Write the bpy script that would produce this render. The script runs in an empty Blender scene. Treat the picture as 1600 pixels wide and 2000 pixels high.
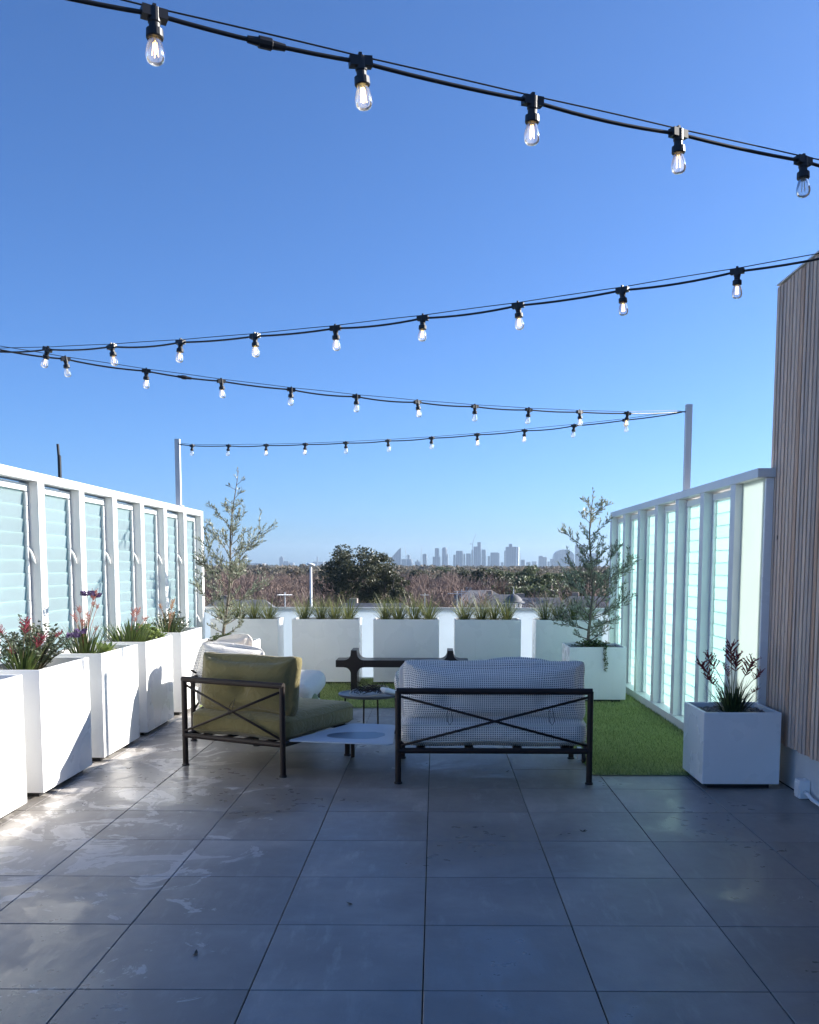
import bpy, bmesh, math, random
import numpy as np
from mathutils import Vector, Matrix, Quaternion
R = math.radians
sc = bpy.context.scene
C = sc.collection

# ------------------------------------------------------------------ camera
cam = bpy.data.cameras.new('camera'); camo = bpy.data.objects.new('camera', cam); C.objects.link(camo)
F = 1859.04
cam.sensor_fit = 'HORIZONTAL'; cam.sensor_width = 36.0
cam.lens = F / 1600 * 36
cam.shift_x = (800 - 847.1) / 1600
cam.shift_y = (1285.3 - 1000) / 1600
cam.clip_start = 0.05; cam.clip_end = 30000
pitch, yaw, roll = R(-5.548), R(-0.077), R(0.1935)
fw = Vector((math.sin(yaw) * math.cos(pitch), math.cos(yaw) * math.cos(pitch), math.sin(pitch)))
rt = Vector((math.cos(yaw), -math.sin(yaw), 0)); up = rt.cross(fw)
rt2 = rt * math.cos(roll) + up * math.sin(roll); up2 = -rt * math.sin(roll) + up * math.cos(roll)
CAM = Vector((0.0374, -5.5629, 1.4622))
camo.matrix_world = Matrix(((rt2.x, up2.x, -fw.x, CAM.x), (rt2.y, up2.y, -fw.y, CAM.y), (rt2.z, up2.z, -fw.z, CAM.z), (0, 0, 0, 1)))
sc.camera = camo

# ------------------------------------------------------------------ world, sun, exposure
SUN = Vector((1, 0.38, 0.478)).normalized()
EL = math.asin(SUN.z); AZ = math.atan2(SUN.x, SUN.y)
w = bpy.data.worlds.new('World'); sc.world = w; w.use_nodes = True
nt = w.node_tree; bg = nt.nodes['Background']
sky = nt.nodes.new('ShaderNodeTexSky'); sky.sky_type = 'NISHITA'; sky.sun_disc = False
sky.sun_elevation = EL; sky.sun_rotation = AZ
sky.altitude = 50; sky.air_density = 0.75; sky.dust_density = 1.0; sky.ozone_density = 6.0
tint = nt.nodes.new('ShaderNodeMix'); tint.data_type = 'RGBA'; tint.blend_type = 'MULTIPLY'; tint.inputs[0].default_value = 1.0
tint.inputs[7].default_value = (.675, .86, 1.05, 1)      # daylight white balance of the camera
nt.links.new(sky.outputs[0], tint.inputs[6]); nt.links.new(tint.outputs[2], bg.inputs[0]); bg.inputs[1].default_value = 0.085
sl = bpy.data.lights.new('sun', 'SUN'); sl.energy = 5.0; sl.angle = R(0.5); sl.color = (1, 0.95, 0.87)
so = bpy.data.objects.new('sun', sl); C.objects.link(so)
so.rotation_euler = SUN.to_track_quat('Z', 'Y').to_euler(); so.location = (20, 8, 12)
sc.view_settings.view_transform = 'Standard'; sc.view_settings.look = 'None'
sc.view_settings.exposure = 1.25; sc.view_settings.gamma = 1; sc.view_settings.use_curve_mapping = False
sc.cycles.use_denoising = True
sc.cycles.max_bounces = 8; sc.cycles.transparent_max_bounces = 24; sc.cycles.volume_bounces = 0
sc.cycles.caustics_reflective = False; sc.cycles.caustics_refractive = False
sc.cycles.sample_clamp_indirect = 6

# ------------------------------------------------------------------ helpers
def tag(o, label=None, cat=None, group=None, kind=None):
    if label: o['label'] = label
    if cat: o['category'] = cat
    if group: o['group'] = group
    if kind: o['kind'] = kind
    return o

def thing(name, loc, label, cat, group=None, rz=0):
    o = bpy.data.objects.new(name, None); C.objects.link(o)
    o.location = loc; o.rotation_euler = (0, 0, rz); o.empty_display_size = 0.1
    return tag(o, label, cat, group)

def link(name, me, parent=None, loc=(0, 0, 0), rot=(0, 0, 0), scale=(1, 1, 1)):
    o = bpy.data.objects.new(name, me); C.objects.link(o)
    o.parent = parent; o.location = loc; o.rotation_euler = rot; o.scale = scale
    return o

class MB:
    def __init__(s): s.v = []; s.f = []; s.uv = None
    def box(s, x0, x1, y0, y1, z0, z1):
        n = len(s.v)
        s.v += [(x0, y0, z0), (x1, y0, z0), (x1, y1, z0), (x0, y1, z0), (x0, y0, z1), (x1, y0, z1), (x1, y1, z1), (x0, y1, z1)]
        s.f += [tuple(n + i for i in q) for q in ((0, 3, 2, 1), (4, 5, 6, 7), (0, 1, 5, 4), (1, 2, 6, 5), (2, 3, 7, 6), (3, 0, 4, 7))]
        return s
    def poly(s, pts, faces):
        n = len(s.v); s.v += [tuple(p) for p in pts]; s.f += [tuple(n + i for i in q) for q in faces]; return s
    def tube(s, pts, r, n=8, cap=True):
        pts = [Vector(p) for p in pts]; m = len(pts)
        rr = r if isinstance(r, (list, tuple)) else [r] * m
        base = len(s.v); prev = None
        for i, p in enumerate(pts):
            t = (pts[min(i + 1, m - 1)] - pts[max(i - 1, 0)])
            t = t.normalized() if t.length > 1e-9 else Vector((0, 0, 1))
            if prev is None:
                a = Vector((0, 0, 1)) if abs(t.z) < .9 else Vector((1, 0, 0))
                prev = t.cross(a).normalized()
            nx = (prev - t * prev.dot(t))
            nx = nx.normalized() if nx.length > 1e-6 else t.orthogonal().normalized()
            prev = nx; ny = t.cross(nx)
            for k in range(n):
                a = 2 * math.pi * k / n
                s.v.append(tuple(p + (nx * math.cos(a) + ny * math.sin(a)) * rr[i]))
        for i in range(m - 1):
            for k in range(n):
                a = base + i * n + k; b = base + i * n + (k + 1) % n
                s.f.append((a, b, b + n, a + n))
        if cap and n > 2:
            s.f.append(tuple(base + k for k in range(n))[::-1]); s.f.append(tuple(base + (m - 1) * n + k for k in range(n)))
        return s
    def lathe(s, prof, n=24, c=(0, 0, 0)):
        base = len(s.v)
        for (r, z) in prof:
            for k in range(n):
                a = 2 * math.pi * k / n
                s.v.append((c[0] + r * math.cos(a), c[1] + r * math.sin(a), c[2] + z))
        for i in range(len(prof) - 1):
            for k in range(n):
                a = base + i * n + k; b = base + i * n + (k + 1) % n
                s.f.append((a, b, b + n, a + n))
        s.f.append(tuple(base + k for k in range(n))[::-1]); s.f.append(tuple(base + (len(prof) - 1) * n + k for k in range(n)))
        return s
    def mesh(s, name, mat, smooth=False, bevel=0, seg=2):
        me = bpy.data.meshes.new(name); me.from_pydata(s.v, [], s.f)
        if bevel:
            bm = bmesh.new(); bm.from_mesh(me)
            ed = [e for e in bm.edges if len(e.link_faces) == 2 and e.calc_face_angle(0) > R(30)]
            bmesh.ops.bevel(bm, geom=ed, offset=bevel, segments=seg, affect='EDGES', profile=.7, clamp_overlap=True)
            bm.to_mesh(me); bm.free()
        if smooth: me.shade_smooth()
        if mat: me.materials.append(mat)
        return me
    def build(s, name, mat, parent=None, smooth=False, bevel=0, loc=(0, 0, 0), rot=(0, 0, 0)):
        return link(name, s.mesh(name, mat, smooth, bevel), parent, loc, rot)

def np_mesh(name, verts, faces_idx, nper, mat):
    """fast mesh from arrays; faces all with nper corners"""
    me = bpy.data.meshes.new(name)
    v = np.asarray(verts, np.float32); f = np.asarray(faces_idx, np.int32)
    me.vertices.add(len(v)); me.vertices.foreach_set('co', v.ravel())
    me.loops.add(f.size); me.loops.foreach_set('vertex_index', f.ravel())
    me.polygons.add(len(f)); me.polygons.foreach_set('loop_start', np.arange(0, f.size, nper, dtype=np.int32))
    me.update(calc_edges=True)
    if mat: me.materials.append(mat)
    return me

# ------------------------------------------------------------------ materials
def nodes(name):
    m = bpy.data.materials.new(name); m.use_nodes = True
    t = m.node_tree; b = t.nodes['Principled BSDF']
    return m, t, b

def N(t, typ, **kw):
    n = t.nodes.new(typ)
    for k, v in kw.items():
        if k in n.inputs: n.inputs[k].default_value = v
        else: setattr(n, k, v)
    return n

def mixc(t, fac, a, b, blend='MIX'):
    n = t.nodes.new('ShaderNodeMix'); n.data_type = 'RGBA'; n.blend_type = blend
    for sock, val in ((n.inputs[0], fac), (n.inputs[6], a), (n.inputs[7], b)):
        if hasattr(val, 'is_output'): t.links.new(val, sock)
        elif isinstance(val, (int, float)): sock.default_value = val
        else: sock.default_value = (*val, 1)
    return n.outputs[2]

def ramp(t, fac, stops):
    n = t.nodes.new('ShaderNodeValToRGB'); el = n.color_ramp.elements
    el[0].position, el[0].color = stops[0][0], (*stops[0][1], 1) if not isinstance(stops[0][1], (int, float)) else (stops[0][1],) * 3 + (1,)
    el[1].position, el[1].color = stops[-1][0], (*stops[-1][1], 1) if not isinstance(stops[-1][1], (int, float)) else (stops[-1][1],) * 3 + (1,)
    for p, c in stops[1:-1]:
        e = el.new(p); e.color = (*c, 1) if not isinstance(c, (int, float)) else (c, c, c, 1)
    t.links.new(fac, n.inputs[0]); return n.outputs[0]

def mat(name, col, rough=.5, col2=None, vs=4.0, spec=.5, metallic=0, bump=0, bs=60, coat=0, rnd=0, coords='Object', stretch=None):
    m, t, b = nodes(name)
    b.inputs['Roughness'].default_value = rough; b.inputs['Metallic'].default_value = metallic
    b.inputs['Specular IOR Level'].default_value = spec; b.inputs['Coat Weight'].default_value = coat
    b.inputs['Base Color'].default_value = (*col, 1)
    if col2 or bump:
        tc = N(t, 'ShaderNodeTexCoord'); co = tc.outputs[coords]
        if stretch:
            mp = N(t, 'ShaderNodeMapping'); mp.inputs['Scale'].default_value = stretch
            t.links.new(co, mp.inputs[0]); co = mp.outputs[0]
    out = None
    if col2:
        nz = N(t, 'ShaderNodeTexNoise', Scale=vs, Detail=6.0); t.links.new(co, nz.inputs['Vector'])
        out = mixc(t, ramp(t, nz.outputs[0], [(.35, 0.0), (.65, 1.0)]), col, col2)
    if rnd:
        oi = N(t, 'ShaderNodeObjectInfo')
        mr = N(t, 'ShaderNodeMapRange'); mr.inputs[3].default_value = 1 - rnd; mr.inputs[4].default_value = 1 + rnd
        t.links.new(oi.outputs['Random'], mr.inputs[0])
        cb = N(t, 'ShaderNodeCombineColor')
        for i in range(3): t.links.new(mr.outputs[0], cb.inputs[i])
        out = mixc(t, 1.0, out if out else col, cb.outputs[0], 'MULTIPLY')
    if out: t.links.new(out, b.inputs['Base Color'])
    if bump:
        nb = N(t, 'ShaderNodeTexNoise', Scale=bs, Detail=4.0); t.links.new(co, nb.inputs['Vector'])
        bp = N(t, 'ShaderNodeBump', Strength=bump, Distance=.01); t.links.new(nb.outputs[0], bp.inputs['Height'])
        t.links.new(bp.outputs[0], b.inputs['Normal'])
    return m

def leafmat(name, c1, c2, rough=.5, trans=.25, tip=None):
    """per-leaf colour variation and some light through the leaf"""
    m, t, b = nodes(name)
    g = N(t, 'ShaderNodeNewGeometry')
    col = ramp(t, g.outputs['Random Per Island'], [(0, c1), (1, c2)])
    t.links.new(col, b.inputs['Base Color']); b.inputs['Roughness'].default_value = rough
    tr = N(t, 'ShaderNodeBsdfTranslucent'); t.links.new(col, tr.inputs[0])
    mx = N(t, 'ShaderNodeMixShader'); mx.inputs[0].default_value = trans
    o = t.nodes['Material Output']
    t.links.new(b.outputs[0], mx.inputs[1]); t.links.new(tr.outputs[0], mx.inputs[2]); t.links.new(mx.outputs[0], o.inputs[0])
    return m

def frosted(name, col, trans=.6, rough=.25, refl=None):
    m, t, b = nodes(name)
    oi = N(t, 'ShaderNodeObjectInfo')
    tc = N(t, 'ShaderNodeNewGeometry'); nz = N(t, 'ShaderNodeTexNoise', Scale=1.7, Detail=3.0)
    t.links.new(tc.outputs['Position'], nz.inputs['Vector'])
    c = mixc(t, ramp(t, oi.outputs['Random'], [(0, .0), (1, .35)]), col, tuple(x * .8 for x in col))
    c = mixc(t, ramp(t, nz.outputs[0], [(.4, .0), (.7, .3)]), c, tuple(x * .82 for x in col))
    t.links.new(c, b.inputs['Base Color']); b.inputs['Roughness'].default_value = rough
    if refl:
        c2 = mixc(t, ramp(t, oi.outputs['Random'], [(0, .0), (1, .5)]), refl, tuple(x * .82 for x in refl))
        c2 = mixc(t, ramp(t, nz.outputs[0], [(.4, .0), (.7, .4)]), c2, tuple(x * .85 for x in refl)); t.links.new(c2, b.inputs['Base Color'])
    tr = N(t, 'ShaderNodeBsdfTranslucent'); t.links.new(c, tr.inputs[0])
    mx = N(t, 'ShaderNodeMixShader'); mx.inputs[0].default_value = trans
    o = t.nodes['Material Output']
    t.links.new(b.outputs[0], mx.inputs[1]); t.links.new(tr.outputs[0], mx.inputs[2]); t.links.new(mx.outputs[0], o.inputs[0])
    return m

M = {}
def planter_white():
    m, t, b = nodes('powder_coat_white')
    g = N(t, 'ShaderNodeNewGeometry')
    n1 = N(t, 'ShaderNodeTexNoise', Scale=3.0, Detail=6.0); t.links.new(g.outputs['Position'], n1.inputs['Vector'])
    mp = N(t, 'ShaderNodeMapping'); mp.inputs['Scale'].default_value = (22, 22, 1.3); t.links.new(g.outputs['Position'], mp.inputs[0])
    n2 = N(t, 'ShaderNodeTexNoise', Scale=1.0, Detail=4.0); t.links.new(mp.outputs[0], n2.inputs['Vector'])
    c = mixc(t, ramp(t, n1.outputs[0], [(.36, 0.0), (.74, .4)]), (.89, .88, .86), (.81, .80, .775))
    c = mixc(t, ramp(t, n2.outputs[0], [(.64, 0.0), (.82, .25)]), c, (.70, .68, .64))
    n3 = N(t, 'ShaderNodeTexNoise', Scale=110.0, Detail=1.0); t.links.new(g.outputs['Position'], n3.inputs['Vector'])
    c = mixc(t, ramp(t, n3.outputs[0], [(.76, 0.0), (.80, .3)]), c, (.45, .42, .38))
    t.links.new(c, b.inputs['Base Color'])
    t.links.new(mixc(t, n1.outputs[0], (.16,) * 3, (.40,) * 3), b.inputs['Roughness'])
    return m
M['white'] = planter_white()
M['frame'] = mat('frame_paint', (.74, .74, .72), .4, (.69, .69, .68), 3)
M['jamb'] = mat('jamb_paint', (.80, .80, .79), .4)
M['glass'] = frosted('frosted_glass', (.69, .89, .86), .70, refl=(.60, .66, .68))
M['glasscream'] = frosted('frosted_glass_clearer', (.72, .79, .755), .69)
M['glassback'] = frosted('frosted_balustrade', (.86, .92, .95), .75)
M['darkmetal'] = mat('dark_brown_metal', (.022, .015, .013), .5, (.03, .021, .018), 8, spec=.25)
M['black'] = mat('black_rubber', (.012, .012, .014), .45)
M['gravel'] = mat('soil_gravel', (.06, .055, .05), .9, (.30, .29, .27), 60, bump=1.0, bs=45)
M['joint'] = mat('tile_joint', (.012, .012, .013), .9)
M['plinth'] = mat('plinth_render', (.66, .66, .64), .7, (.60, .60, .59), 3)
M['walldark'] = mat('cavity_dark', (.03, .026, .024), .9)
M['steelpole'] = mat('pole_paint', (.66, .67, .68), .4)

def tile_mat():
    m, t, b = nodes('porcelain_tile')
    g = N(t, 'ShaderNodeNewGeometry'); pos = g.outputs['Position']
    oi = N(t, 'ShaderNodeObjectInfo')
    # each tile has its own slice of the stone pattern
    off = N(t, 'ShaderNodeVectorMath', operation='SCALE'); 
    cx = N(t, 'ShaderNodeCombineXYZ'); t.links.new(oi.outputs['Random'], cx.inputs[2]); t.links.new(cx.outputs[0], off.inputs[0]); off.inputs['Scale'].default_value = 37.0
    ad = N(t, 'ShaderNodeVectorMath', operation='ADD'); t.links.new(pos, ad.inputs[0]); t.links.new(off.outputs[0], ad.inputs[1])
    mp = N(t, 'ShaderNodeMapping'); mp.inputs['Scale'].default_value = (9, 2.0, 1); mp.inputs['Rotation'].default_value = (0, 0, R(-24)); t.links.new(ad.outputs[0], mp.inputs[0])
    st = N(t, 'ShaderNodeTexNoise', Scale=1.6, Detail=9.0, Roughness=.65); t.links.new(mp.outputs[0], st.inputs['Vector'])
    cl = N(t, 'ShaderNodeTexNoise', Scale=2.2, Detail=5.0); t.links.new(ad.outputs[0], cl.inputs['Vector'])
    base = mixc(t, ramp(t, cl.outputs[0], [(.3, 0.0), (.7, 1.0)]), (.225, .207, .190), (.36, .332, .305))
    base = mixc(t, ramp(t, st.outputs[0], [(.54, 0.0), (.74, .6)]), base, (.48, .45, .42))
    rb = N(t, 'ShaderNodeMapRange'); rb.inputs[3].default_value = .84; rb.inputs[4].default_value = 1.14; t.links.new(oi.outputs['Random'], rb.inputs[0])
    cc = N(t, 'ShaderNodeCombineColor')
    for i in range(3): t.links.new(rb.outputs[0], cc.inputs[i])
    base = mixc(t, 1.0, base, cc.outputs[0], 'MULTIPLY')
    # drying water: patches with ragged edges, continuous over the joints
    wn = N(t, 'ShaderNodeTexNoise', Scale=.95, Detail=7.0, Roughness=.62, Distortion=.6); t.links.new(pos, wn.inputs['Vector'])
    wet = ramp(t, wn.outputs[0], [(.545, 0.0), (.575, 1.0)])
    damp = ramp(t, wn.outputs[0], [(.40, 0.0), (.56, 1.0)])
    base = mixc(t, mixc(t, .75, (0, 0, 0), damp), base, (.20, .183, .166))
    # pale ragged marks: wet-film reflections painted into the colour, some dried water, mostly left
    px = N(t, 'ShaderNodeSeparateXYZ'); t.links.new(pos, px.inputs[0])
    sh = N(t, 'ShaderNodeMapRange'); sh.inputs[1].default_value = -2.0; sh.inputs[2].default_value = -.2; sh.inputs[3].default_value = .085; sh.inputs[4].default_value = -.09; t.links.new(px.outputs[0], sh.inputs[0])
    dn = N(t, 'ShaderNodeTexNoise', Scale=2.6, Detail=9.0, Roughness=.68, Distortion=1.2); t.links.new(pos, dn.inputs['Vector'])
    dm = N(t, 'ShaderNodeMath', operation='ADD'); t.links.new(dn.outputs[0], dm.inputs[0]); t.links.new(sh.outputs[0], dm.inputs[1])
    dry_or_glint = ramp(t, dm.outputs[0], [(.60, 0.0), (.615, .9), (.72, .5)])
    base = mixc(t, dry_or_glint, base, (.50, .475, .45))
    sx = N(t, 'ShaderNodeTexNoise', Scale=60.0, Detail=2.0); t.links.new(pos, sx.inputs['Vector'])
    spk = ramp(t, sx.outputs[0], [(.70, 0.0), (.76, 1.0)])
    base = mixc(t, mixc(t, .35, (0, 0, 0), spk), base, (.22, .21, .2))
    t.links.new(base, b.inputs['Base Color'])
    rr = mixc(t, damp, (.54, .54, .54), (.40, .40, .40)); rr = mixc(t, wet, rr, (.29, .29, .29))
    fine = N(t, 'ShaderNodeTexNoise', Scale=14.0, Detail=6.0); t.links.new(pos, fine.inputs['Vector'])
    rr = mixc(t, .25, rr, fine.outputs[0], 'OVERLAY')
    t.links.new(rr, b.inputs['Roughness'])
    b.inputs['Specular IOR Level'].default_value = .75
    bn = N(t, 'ShaderNodeTexNoise', Scale=90.0, Detail=3.0); t.links.new(ad.outputs[0], bn.inputs['Vector'])
    bp = N(t, 'ShaderNodeBump', Strength=.12, Distance=.003); t.links.new(bn.outputs[0], bp.inputs['Height'])
    bp2 = N(t, 'ShaderNodeBump', Strength=.12, Distance=.01); t.links.new(st.outputs[0], bp2.inputs['Height']); t.links.new(bp.outputs[0], bp2.inputs['Normal'])
    t.links.new(bp2.outputs[0], b.inputs['Normal'])
    return m
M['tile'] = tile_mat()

def wood_mat():
    m, t, b = nodes('weathered_batten')
    tc = N(t, 'ShaderNodeTexCoord'); oi = N(t, 'ShaderNodeObjectInfo')
    cx = N(t, 'ShaderNodeCombineXYZ'); t.links.new(oi.outputs['Random'], cx.inputs[0])
    sc_ = N(t, 'ShaderNodeVectorMath', operation='SCALE'); sc_.inputs['Scale'].default_value = 50; t.links.new(cx.outputs[0], sc_.inputs[0])
    ad = N(t, 'ShaderNodeVectorMath', operation='ADD'); t.links.new(tc.outputs['Object'], ad.inputs[0]); t.links.new(sc_.outputs[0], ad.inputs[1])
    mp = N(t, 'ShaderNodeMapping'); mp.inputs['Scale'].default_value = (30, 30, 1.2); t.links.new(ad.outputs[0], mp.inputs[0])
    nz = N(t, 'ShaderNodeTexNoise', Scale=2.0, Detail=8.0, Roughness=.6); t.links.new(mp.outputs[0], nz.inputs['Vector'])
    c = ramp(t, nz.outputs[0], [(.25, (.42, .28, .205)), (.5, (.72, .54, .42)), (.75, (.86, .69, .56))])
    g = ramp(t, oi.outputs['Random'], [(0, (.62, .61, .62)), (.35, (.95, .93, .92)), (.7, (1, .93, .86)), (1, (.86, .70, .58))])
    c = mixc(t, 1.0, c, g, 'MULTIPLY')
    kn = N(t, 'ShaderNodeTexNoise', Scale=1.0, Detail=2.0)
    mp2 = N(t, 'ShaderNodeMapping'); mp2.inputs['Scale'].default_value = (25, 25, 9); t.links.new(ad.outputs[0], mp2.inputs[0]); t.links.new(mp2.outputs[0], kn.inputs['Vector'])
    c = mixc(t, ramp(t, kn.outputs[0], [(.76, 0.0), (.80, .8)]), c, (.05, .03, .025))
    t.links.new(c, b.inputs['Base Color']); b.inputs['Roughness'].default_value = .7
    bp = N(t, 'ShaderNodeBump', Strength=.3, Distance=.004); t.links.new(nz.outputs[0], bp.inputs['Height']); t.links.new(bp.outputs[0], b.inputs['Normal'])
    return m
M['batten'] = wood_mat()

def check_mat():
    """white cloth woven with small navy squares; uv in metres"""
    m, t, b = nodes('navy_check_weave')
    uv = N(t, 'ShaderNodeUVMap'); sp = N(t, 'ShaderNodeSeparateXYZ'); t.links.new(uv.outputs[0], sp.inputs[0])
    outs = []
    for i, p in ((0, .0150), (1, .0150)):
        a = N(t, 'ShaderNodeMath', operation='DIVIDE'); t.links.new(sp.outputs[i], a.inputs[0]); a.inputs[1].default_value = p
        fr = N(t, 'ShaderNodeMath', operation='FRACT'); t.links.new(a.outputs[0], fr.inputs[0])
        outs.append(ramp(t, fr.outputs[0], [(.45, 0.0), (.57, 1.0)]))
    k = mixc(t, 1.0, outs[0], outs[1], 'MULTIPLY')
    nz = N(t, 'ShaderNodeTexNoise', Scale=7.0, Detail=3.0); t.links.new(uv.outputs[0], nz.inputs['Vector'])
    navy = mixc(t, nz.outputs[0], (.06, .058, .07), (.12, .115, .125))
    c = mixc(t, k, (.90, .85, .775), navy)
    t.links.new(c, b.inputs['Base Color']); b.inputs['Roughness'].default_value = .9; b.inputs['Specular IOR Level'].default_value = .15
    bp = N(t, 'ShaderNodeBump', Strength=.4, Distance=.003); t.links.new(k, bp.inputs['Height']); bp.invert = True
    wk = N(t, 'ShaderNodeTexNoise', Scale=8.0, Detail=3.0, Distortion=2.0); t.links.new(uv.outputs[0], wk.inputs['Vector'])
    b2 = N(t, 'ShaderNodeBump', Strength=.5, Distance=.02); t.links.new(wk.outputs[0], b2.inputs['Height']); t.links.new(bp.outputs[0], b2.inputs['Normal'])
    t.links.new(b2.outputs[0], b.inputs['Normal'])
    return m
M['check'] = check_mat()

def cloth(name, c1, c2, ws=700):
    m, t, b = nodes(name)
    uv = N(t, 'ShaderNodeUVMap'); nz = N(t, 'ShaderNodeTexNoise', Scale=5.0, Detail=5.0); t.links.new(uv.outputs[0], nz.inputs['Vector'])
    t.links.new(mixc(t, nz.outputs[0], c1, c2), b.inputs['Base Color'])
    b.inputs['Roughness'].default_value = .92; b.inputs['Specular IOR Level'].default_value = .15
    b.inputs['Sheen Weight'].default_value = .25
    wv = N(t, 'ShaderNodeTexNoise', Scale=ws, Detail=2.0); t.links.new(uv.outputs[0], wv.inputs['Vector'])
    bp = N(t, 'ShaderNodeBump', Strength=.35, Distance=.002); t.links.new(wv.outputs[0], bp.inputs['Height'])
    wk = N(t, 'ShaderNodeTexNoise', Scale=9.0, Detail=3.0, Distortion=2.2); t.links.new(uv.outputs[0], wk.inputs['Vector'])
    b2 = N(t, 'ShaderNodeBump', Strength=.55, Distance=.02); t.links.new(wk.outputs[0], b2.inputs['Height']); t.links.new(bp.outputs[0], b2.inputs['Normal'])
    t.links.new(b2.outputs[0], b.inputs['Normal'])
    return m
M['olive'] = cloth('olive_green_canvas', (.155, .130, .052), (.205, .175, .075))
M['oat'] = cloth('oat_linen', (.66, .60, .53), (.74, .68, .61), 500)
M['sage'] = cloth('sage_canvas', (.20, .24, .11), (.25, .28, .14))
M['piping'] = mat('pale_piping', (.7, .7, .62), .8)

# ------------------------------------------------------------------ the floor: slab with one object per tile
random.seed(3)
slab = MB().box(-3.35, 2.60, -8.0, 6.75, -.35, -.012).build('floor', M['joint']); tag(slab, kind='structure')
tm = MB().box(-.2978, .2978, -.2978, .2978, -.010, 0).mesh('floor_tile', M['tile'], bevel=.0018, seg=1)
for ix in range(-6, 4):
    for iy in range(-14, 11):
        x = ix * .6 + .3; y = iy * .6 + .3
        if x < -3.3 or (x > 1.6 and y > 1.7) or (y > 4.9): continue
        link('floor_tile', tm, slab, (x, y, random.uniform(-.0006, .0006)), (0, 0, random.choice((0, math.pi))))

# ------------------------------------------------------------------ artificial turf (L shape)
def turf():
    rng = np.random.default_rng(5)
    rects = [(1.150, 2.235, 1.0, 4.13), (-2.39, 2.235, 4.13, 6.58)]
    V, Fc = [], []
    base = 0
    for (x0, x1, y0, y1) in rects:
        V.append(np.array([(x0, y0, .006), (x1, y0, .006), (x1, y1, .006), (x0, y1, .006)], np.float32))
        Fc.append(np.array([[base, base + 1, base + 2], [base, base + 2, base + 3]])); base += 4
        n = int((x1 - x0) * (y1 - y0) * (12500 if x0 > 0 else 6500))
        p = np.c_[rng.uniform(x0, x1, n), rng.uniform(y0, y1, n)]
        a = rng.uniform(0, 2 * np.pi, n); h = rng.uniform(.016, .032, n); wd = rng.uniform(.0016, .003, n)
        bend = np.sin(p[:, 1] * 7.5 + np.sin(p[:, 0] * 3.1) * 1.4) * .008 + np.sin(p[:, 1] * 23 + p[:, 0] * 4) * .004
        ln = rng.normal(0, .011, (n, 2)) + np.stack([-.004 + 0 * bend, bend], 1)
        v = np.zeros((n, 3, 3), np.float32)
        v[:, 0, 0] = p[:, 0] - np.cos(a) * wd; v[:, 0, 1] = p[:, 1] - np.sin(a) * wd; v[:, 0, 2] = .006
        v[:, 1, 0] = p[:, 0] + np.cos(a) * wd; v[:, 1, 1] = p[:, 1] + np.sin(a) * wd; v[:, 1, 2] = .006
        v[:, 2, :2] = p + ln; v[:, 2, 2] = .006 + h
        V.append(v.reshape(-1, 3)); Fc.append(np.arange(n * 3).reshape(-1, 3) + base); base += n * 3
    m = leafmat('turf_blades', (.10, .17, .035), (.58, .64, .25), .45, .4)
    return link('artificial_turf', np_mesh('artificial_turf', np.concatenate(V), np.concatenate(Fc), 3, m))
tag(turf(), 'bright green artificial turf laid over the tiles in an L shape', 'turf', kind='stuff')

# ------------------------------------------------------------------ louvred glass screens
YP = [6.53 - .82 * k for k in range(9)]      # post centres
def screen(name, label, xin, out, posts, handles, base=0.0):
    """xin: inner face, out: direction of the outer side (+1/-1)"""
    y_far, y_near = posts[0], posts[-1]
    t = thing(name, (xin, y_far, base), label, 'glass screen')
    def bx(nm, a0, a1, y0, y1, z0, z1, m, par=t, bev=.003):
        xa, xb = sorted((a0 * out, a1 * out))
        return MB().box(xa, xb, y0 - y_far, y1 - y_far, z0, z1).build(nm, m, par, bevel=bev)
    bx('top_rail', -.004, .145, y_near - .04, y_far + .04, 2.07, 2.135, M['frame'])
    bx('bottom_rail', -.012, .145, y_near - .04, y_far + .04, .0, .085, M['frame'])
    for y in posts:
        bx('post', 0, .14, y - .060, y - .0015, .086, 2.069, M['frame'])
        bx('post', .0015, .14, y + .0015, y + .060, .086, 2.069, M['frame'])
    L = .82 - .120 - .004
    bl = MB().box(-.003, .003, -L / 2 + .03, L / 2 - .03, -.0525, .0525).mesh('louvre_blade', M['glass'], bevel=.0012, seg=1)
    for i in range(len(posts) - 1):
        yc = (posts[i] + posts[i + 1]) / 2 - y_far; hw = L / 2
        fr = MB()
        xa, xb = sorted((.078 * out, .132 * out))
        for s in (-1, 1):
            y0, y1 = sorted((yc + s * hw, yc + s * (hw - .028)))
            fr.box(xa, xb, y0, y1, .087, 2.0)
        fo = fr.build('louvre_frame', M['jamb'], t, bevel=.002)
        MB().box(xa - .006, xb + .006, yc - hw, yc + hw, 2.001, 2.052).build('head_rail', M['jamb'], t, bevel=.002)
        for k in range(19):
            z = .143 + k * .1
            link('louvre_blade', bl, fo, (.104 * out, yc, z), (0, R(-6 if out < 0 else -3) * out, 0))
        # clips that hold the blades, a stack along each jamb
        cm = MB()
        for k in range(19):
            z = .143 + k * .1
            for s in (-1, 1):
                yy = yc + s * (hw - .034)
                cm.box(min(.070 * out, .084 * out), max(.070 * out, .084 * out), yy - .012, yy + .012, z - .046, z + .046)
        tag(cm.build('blade_clips', M['jamb'], t, bevel=.002), kind='stuff')
        if handles:
            for z in (.78, 1.52):
                yh = yc + hw - .014
                MB().tube([(.079 * out, yh, z + .065), (.070 * out, yh - .003, z + .058), (.056 * out, yh - .006, z + .030), (.044 * out, yh - .008, z - .01), (.030 * out, yh - .009, z - .052)],
                          [.005, .006, .0085, .011, .007], 8).build('handle', M['white'], fo, smooth=True)
    return t
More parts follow.
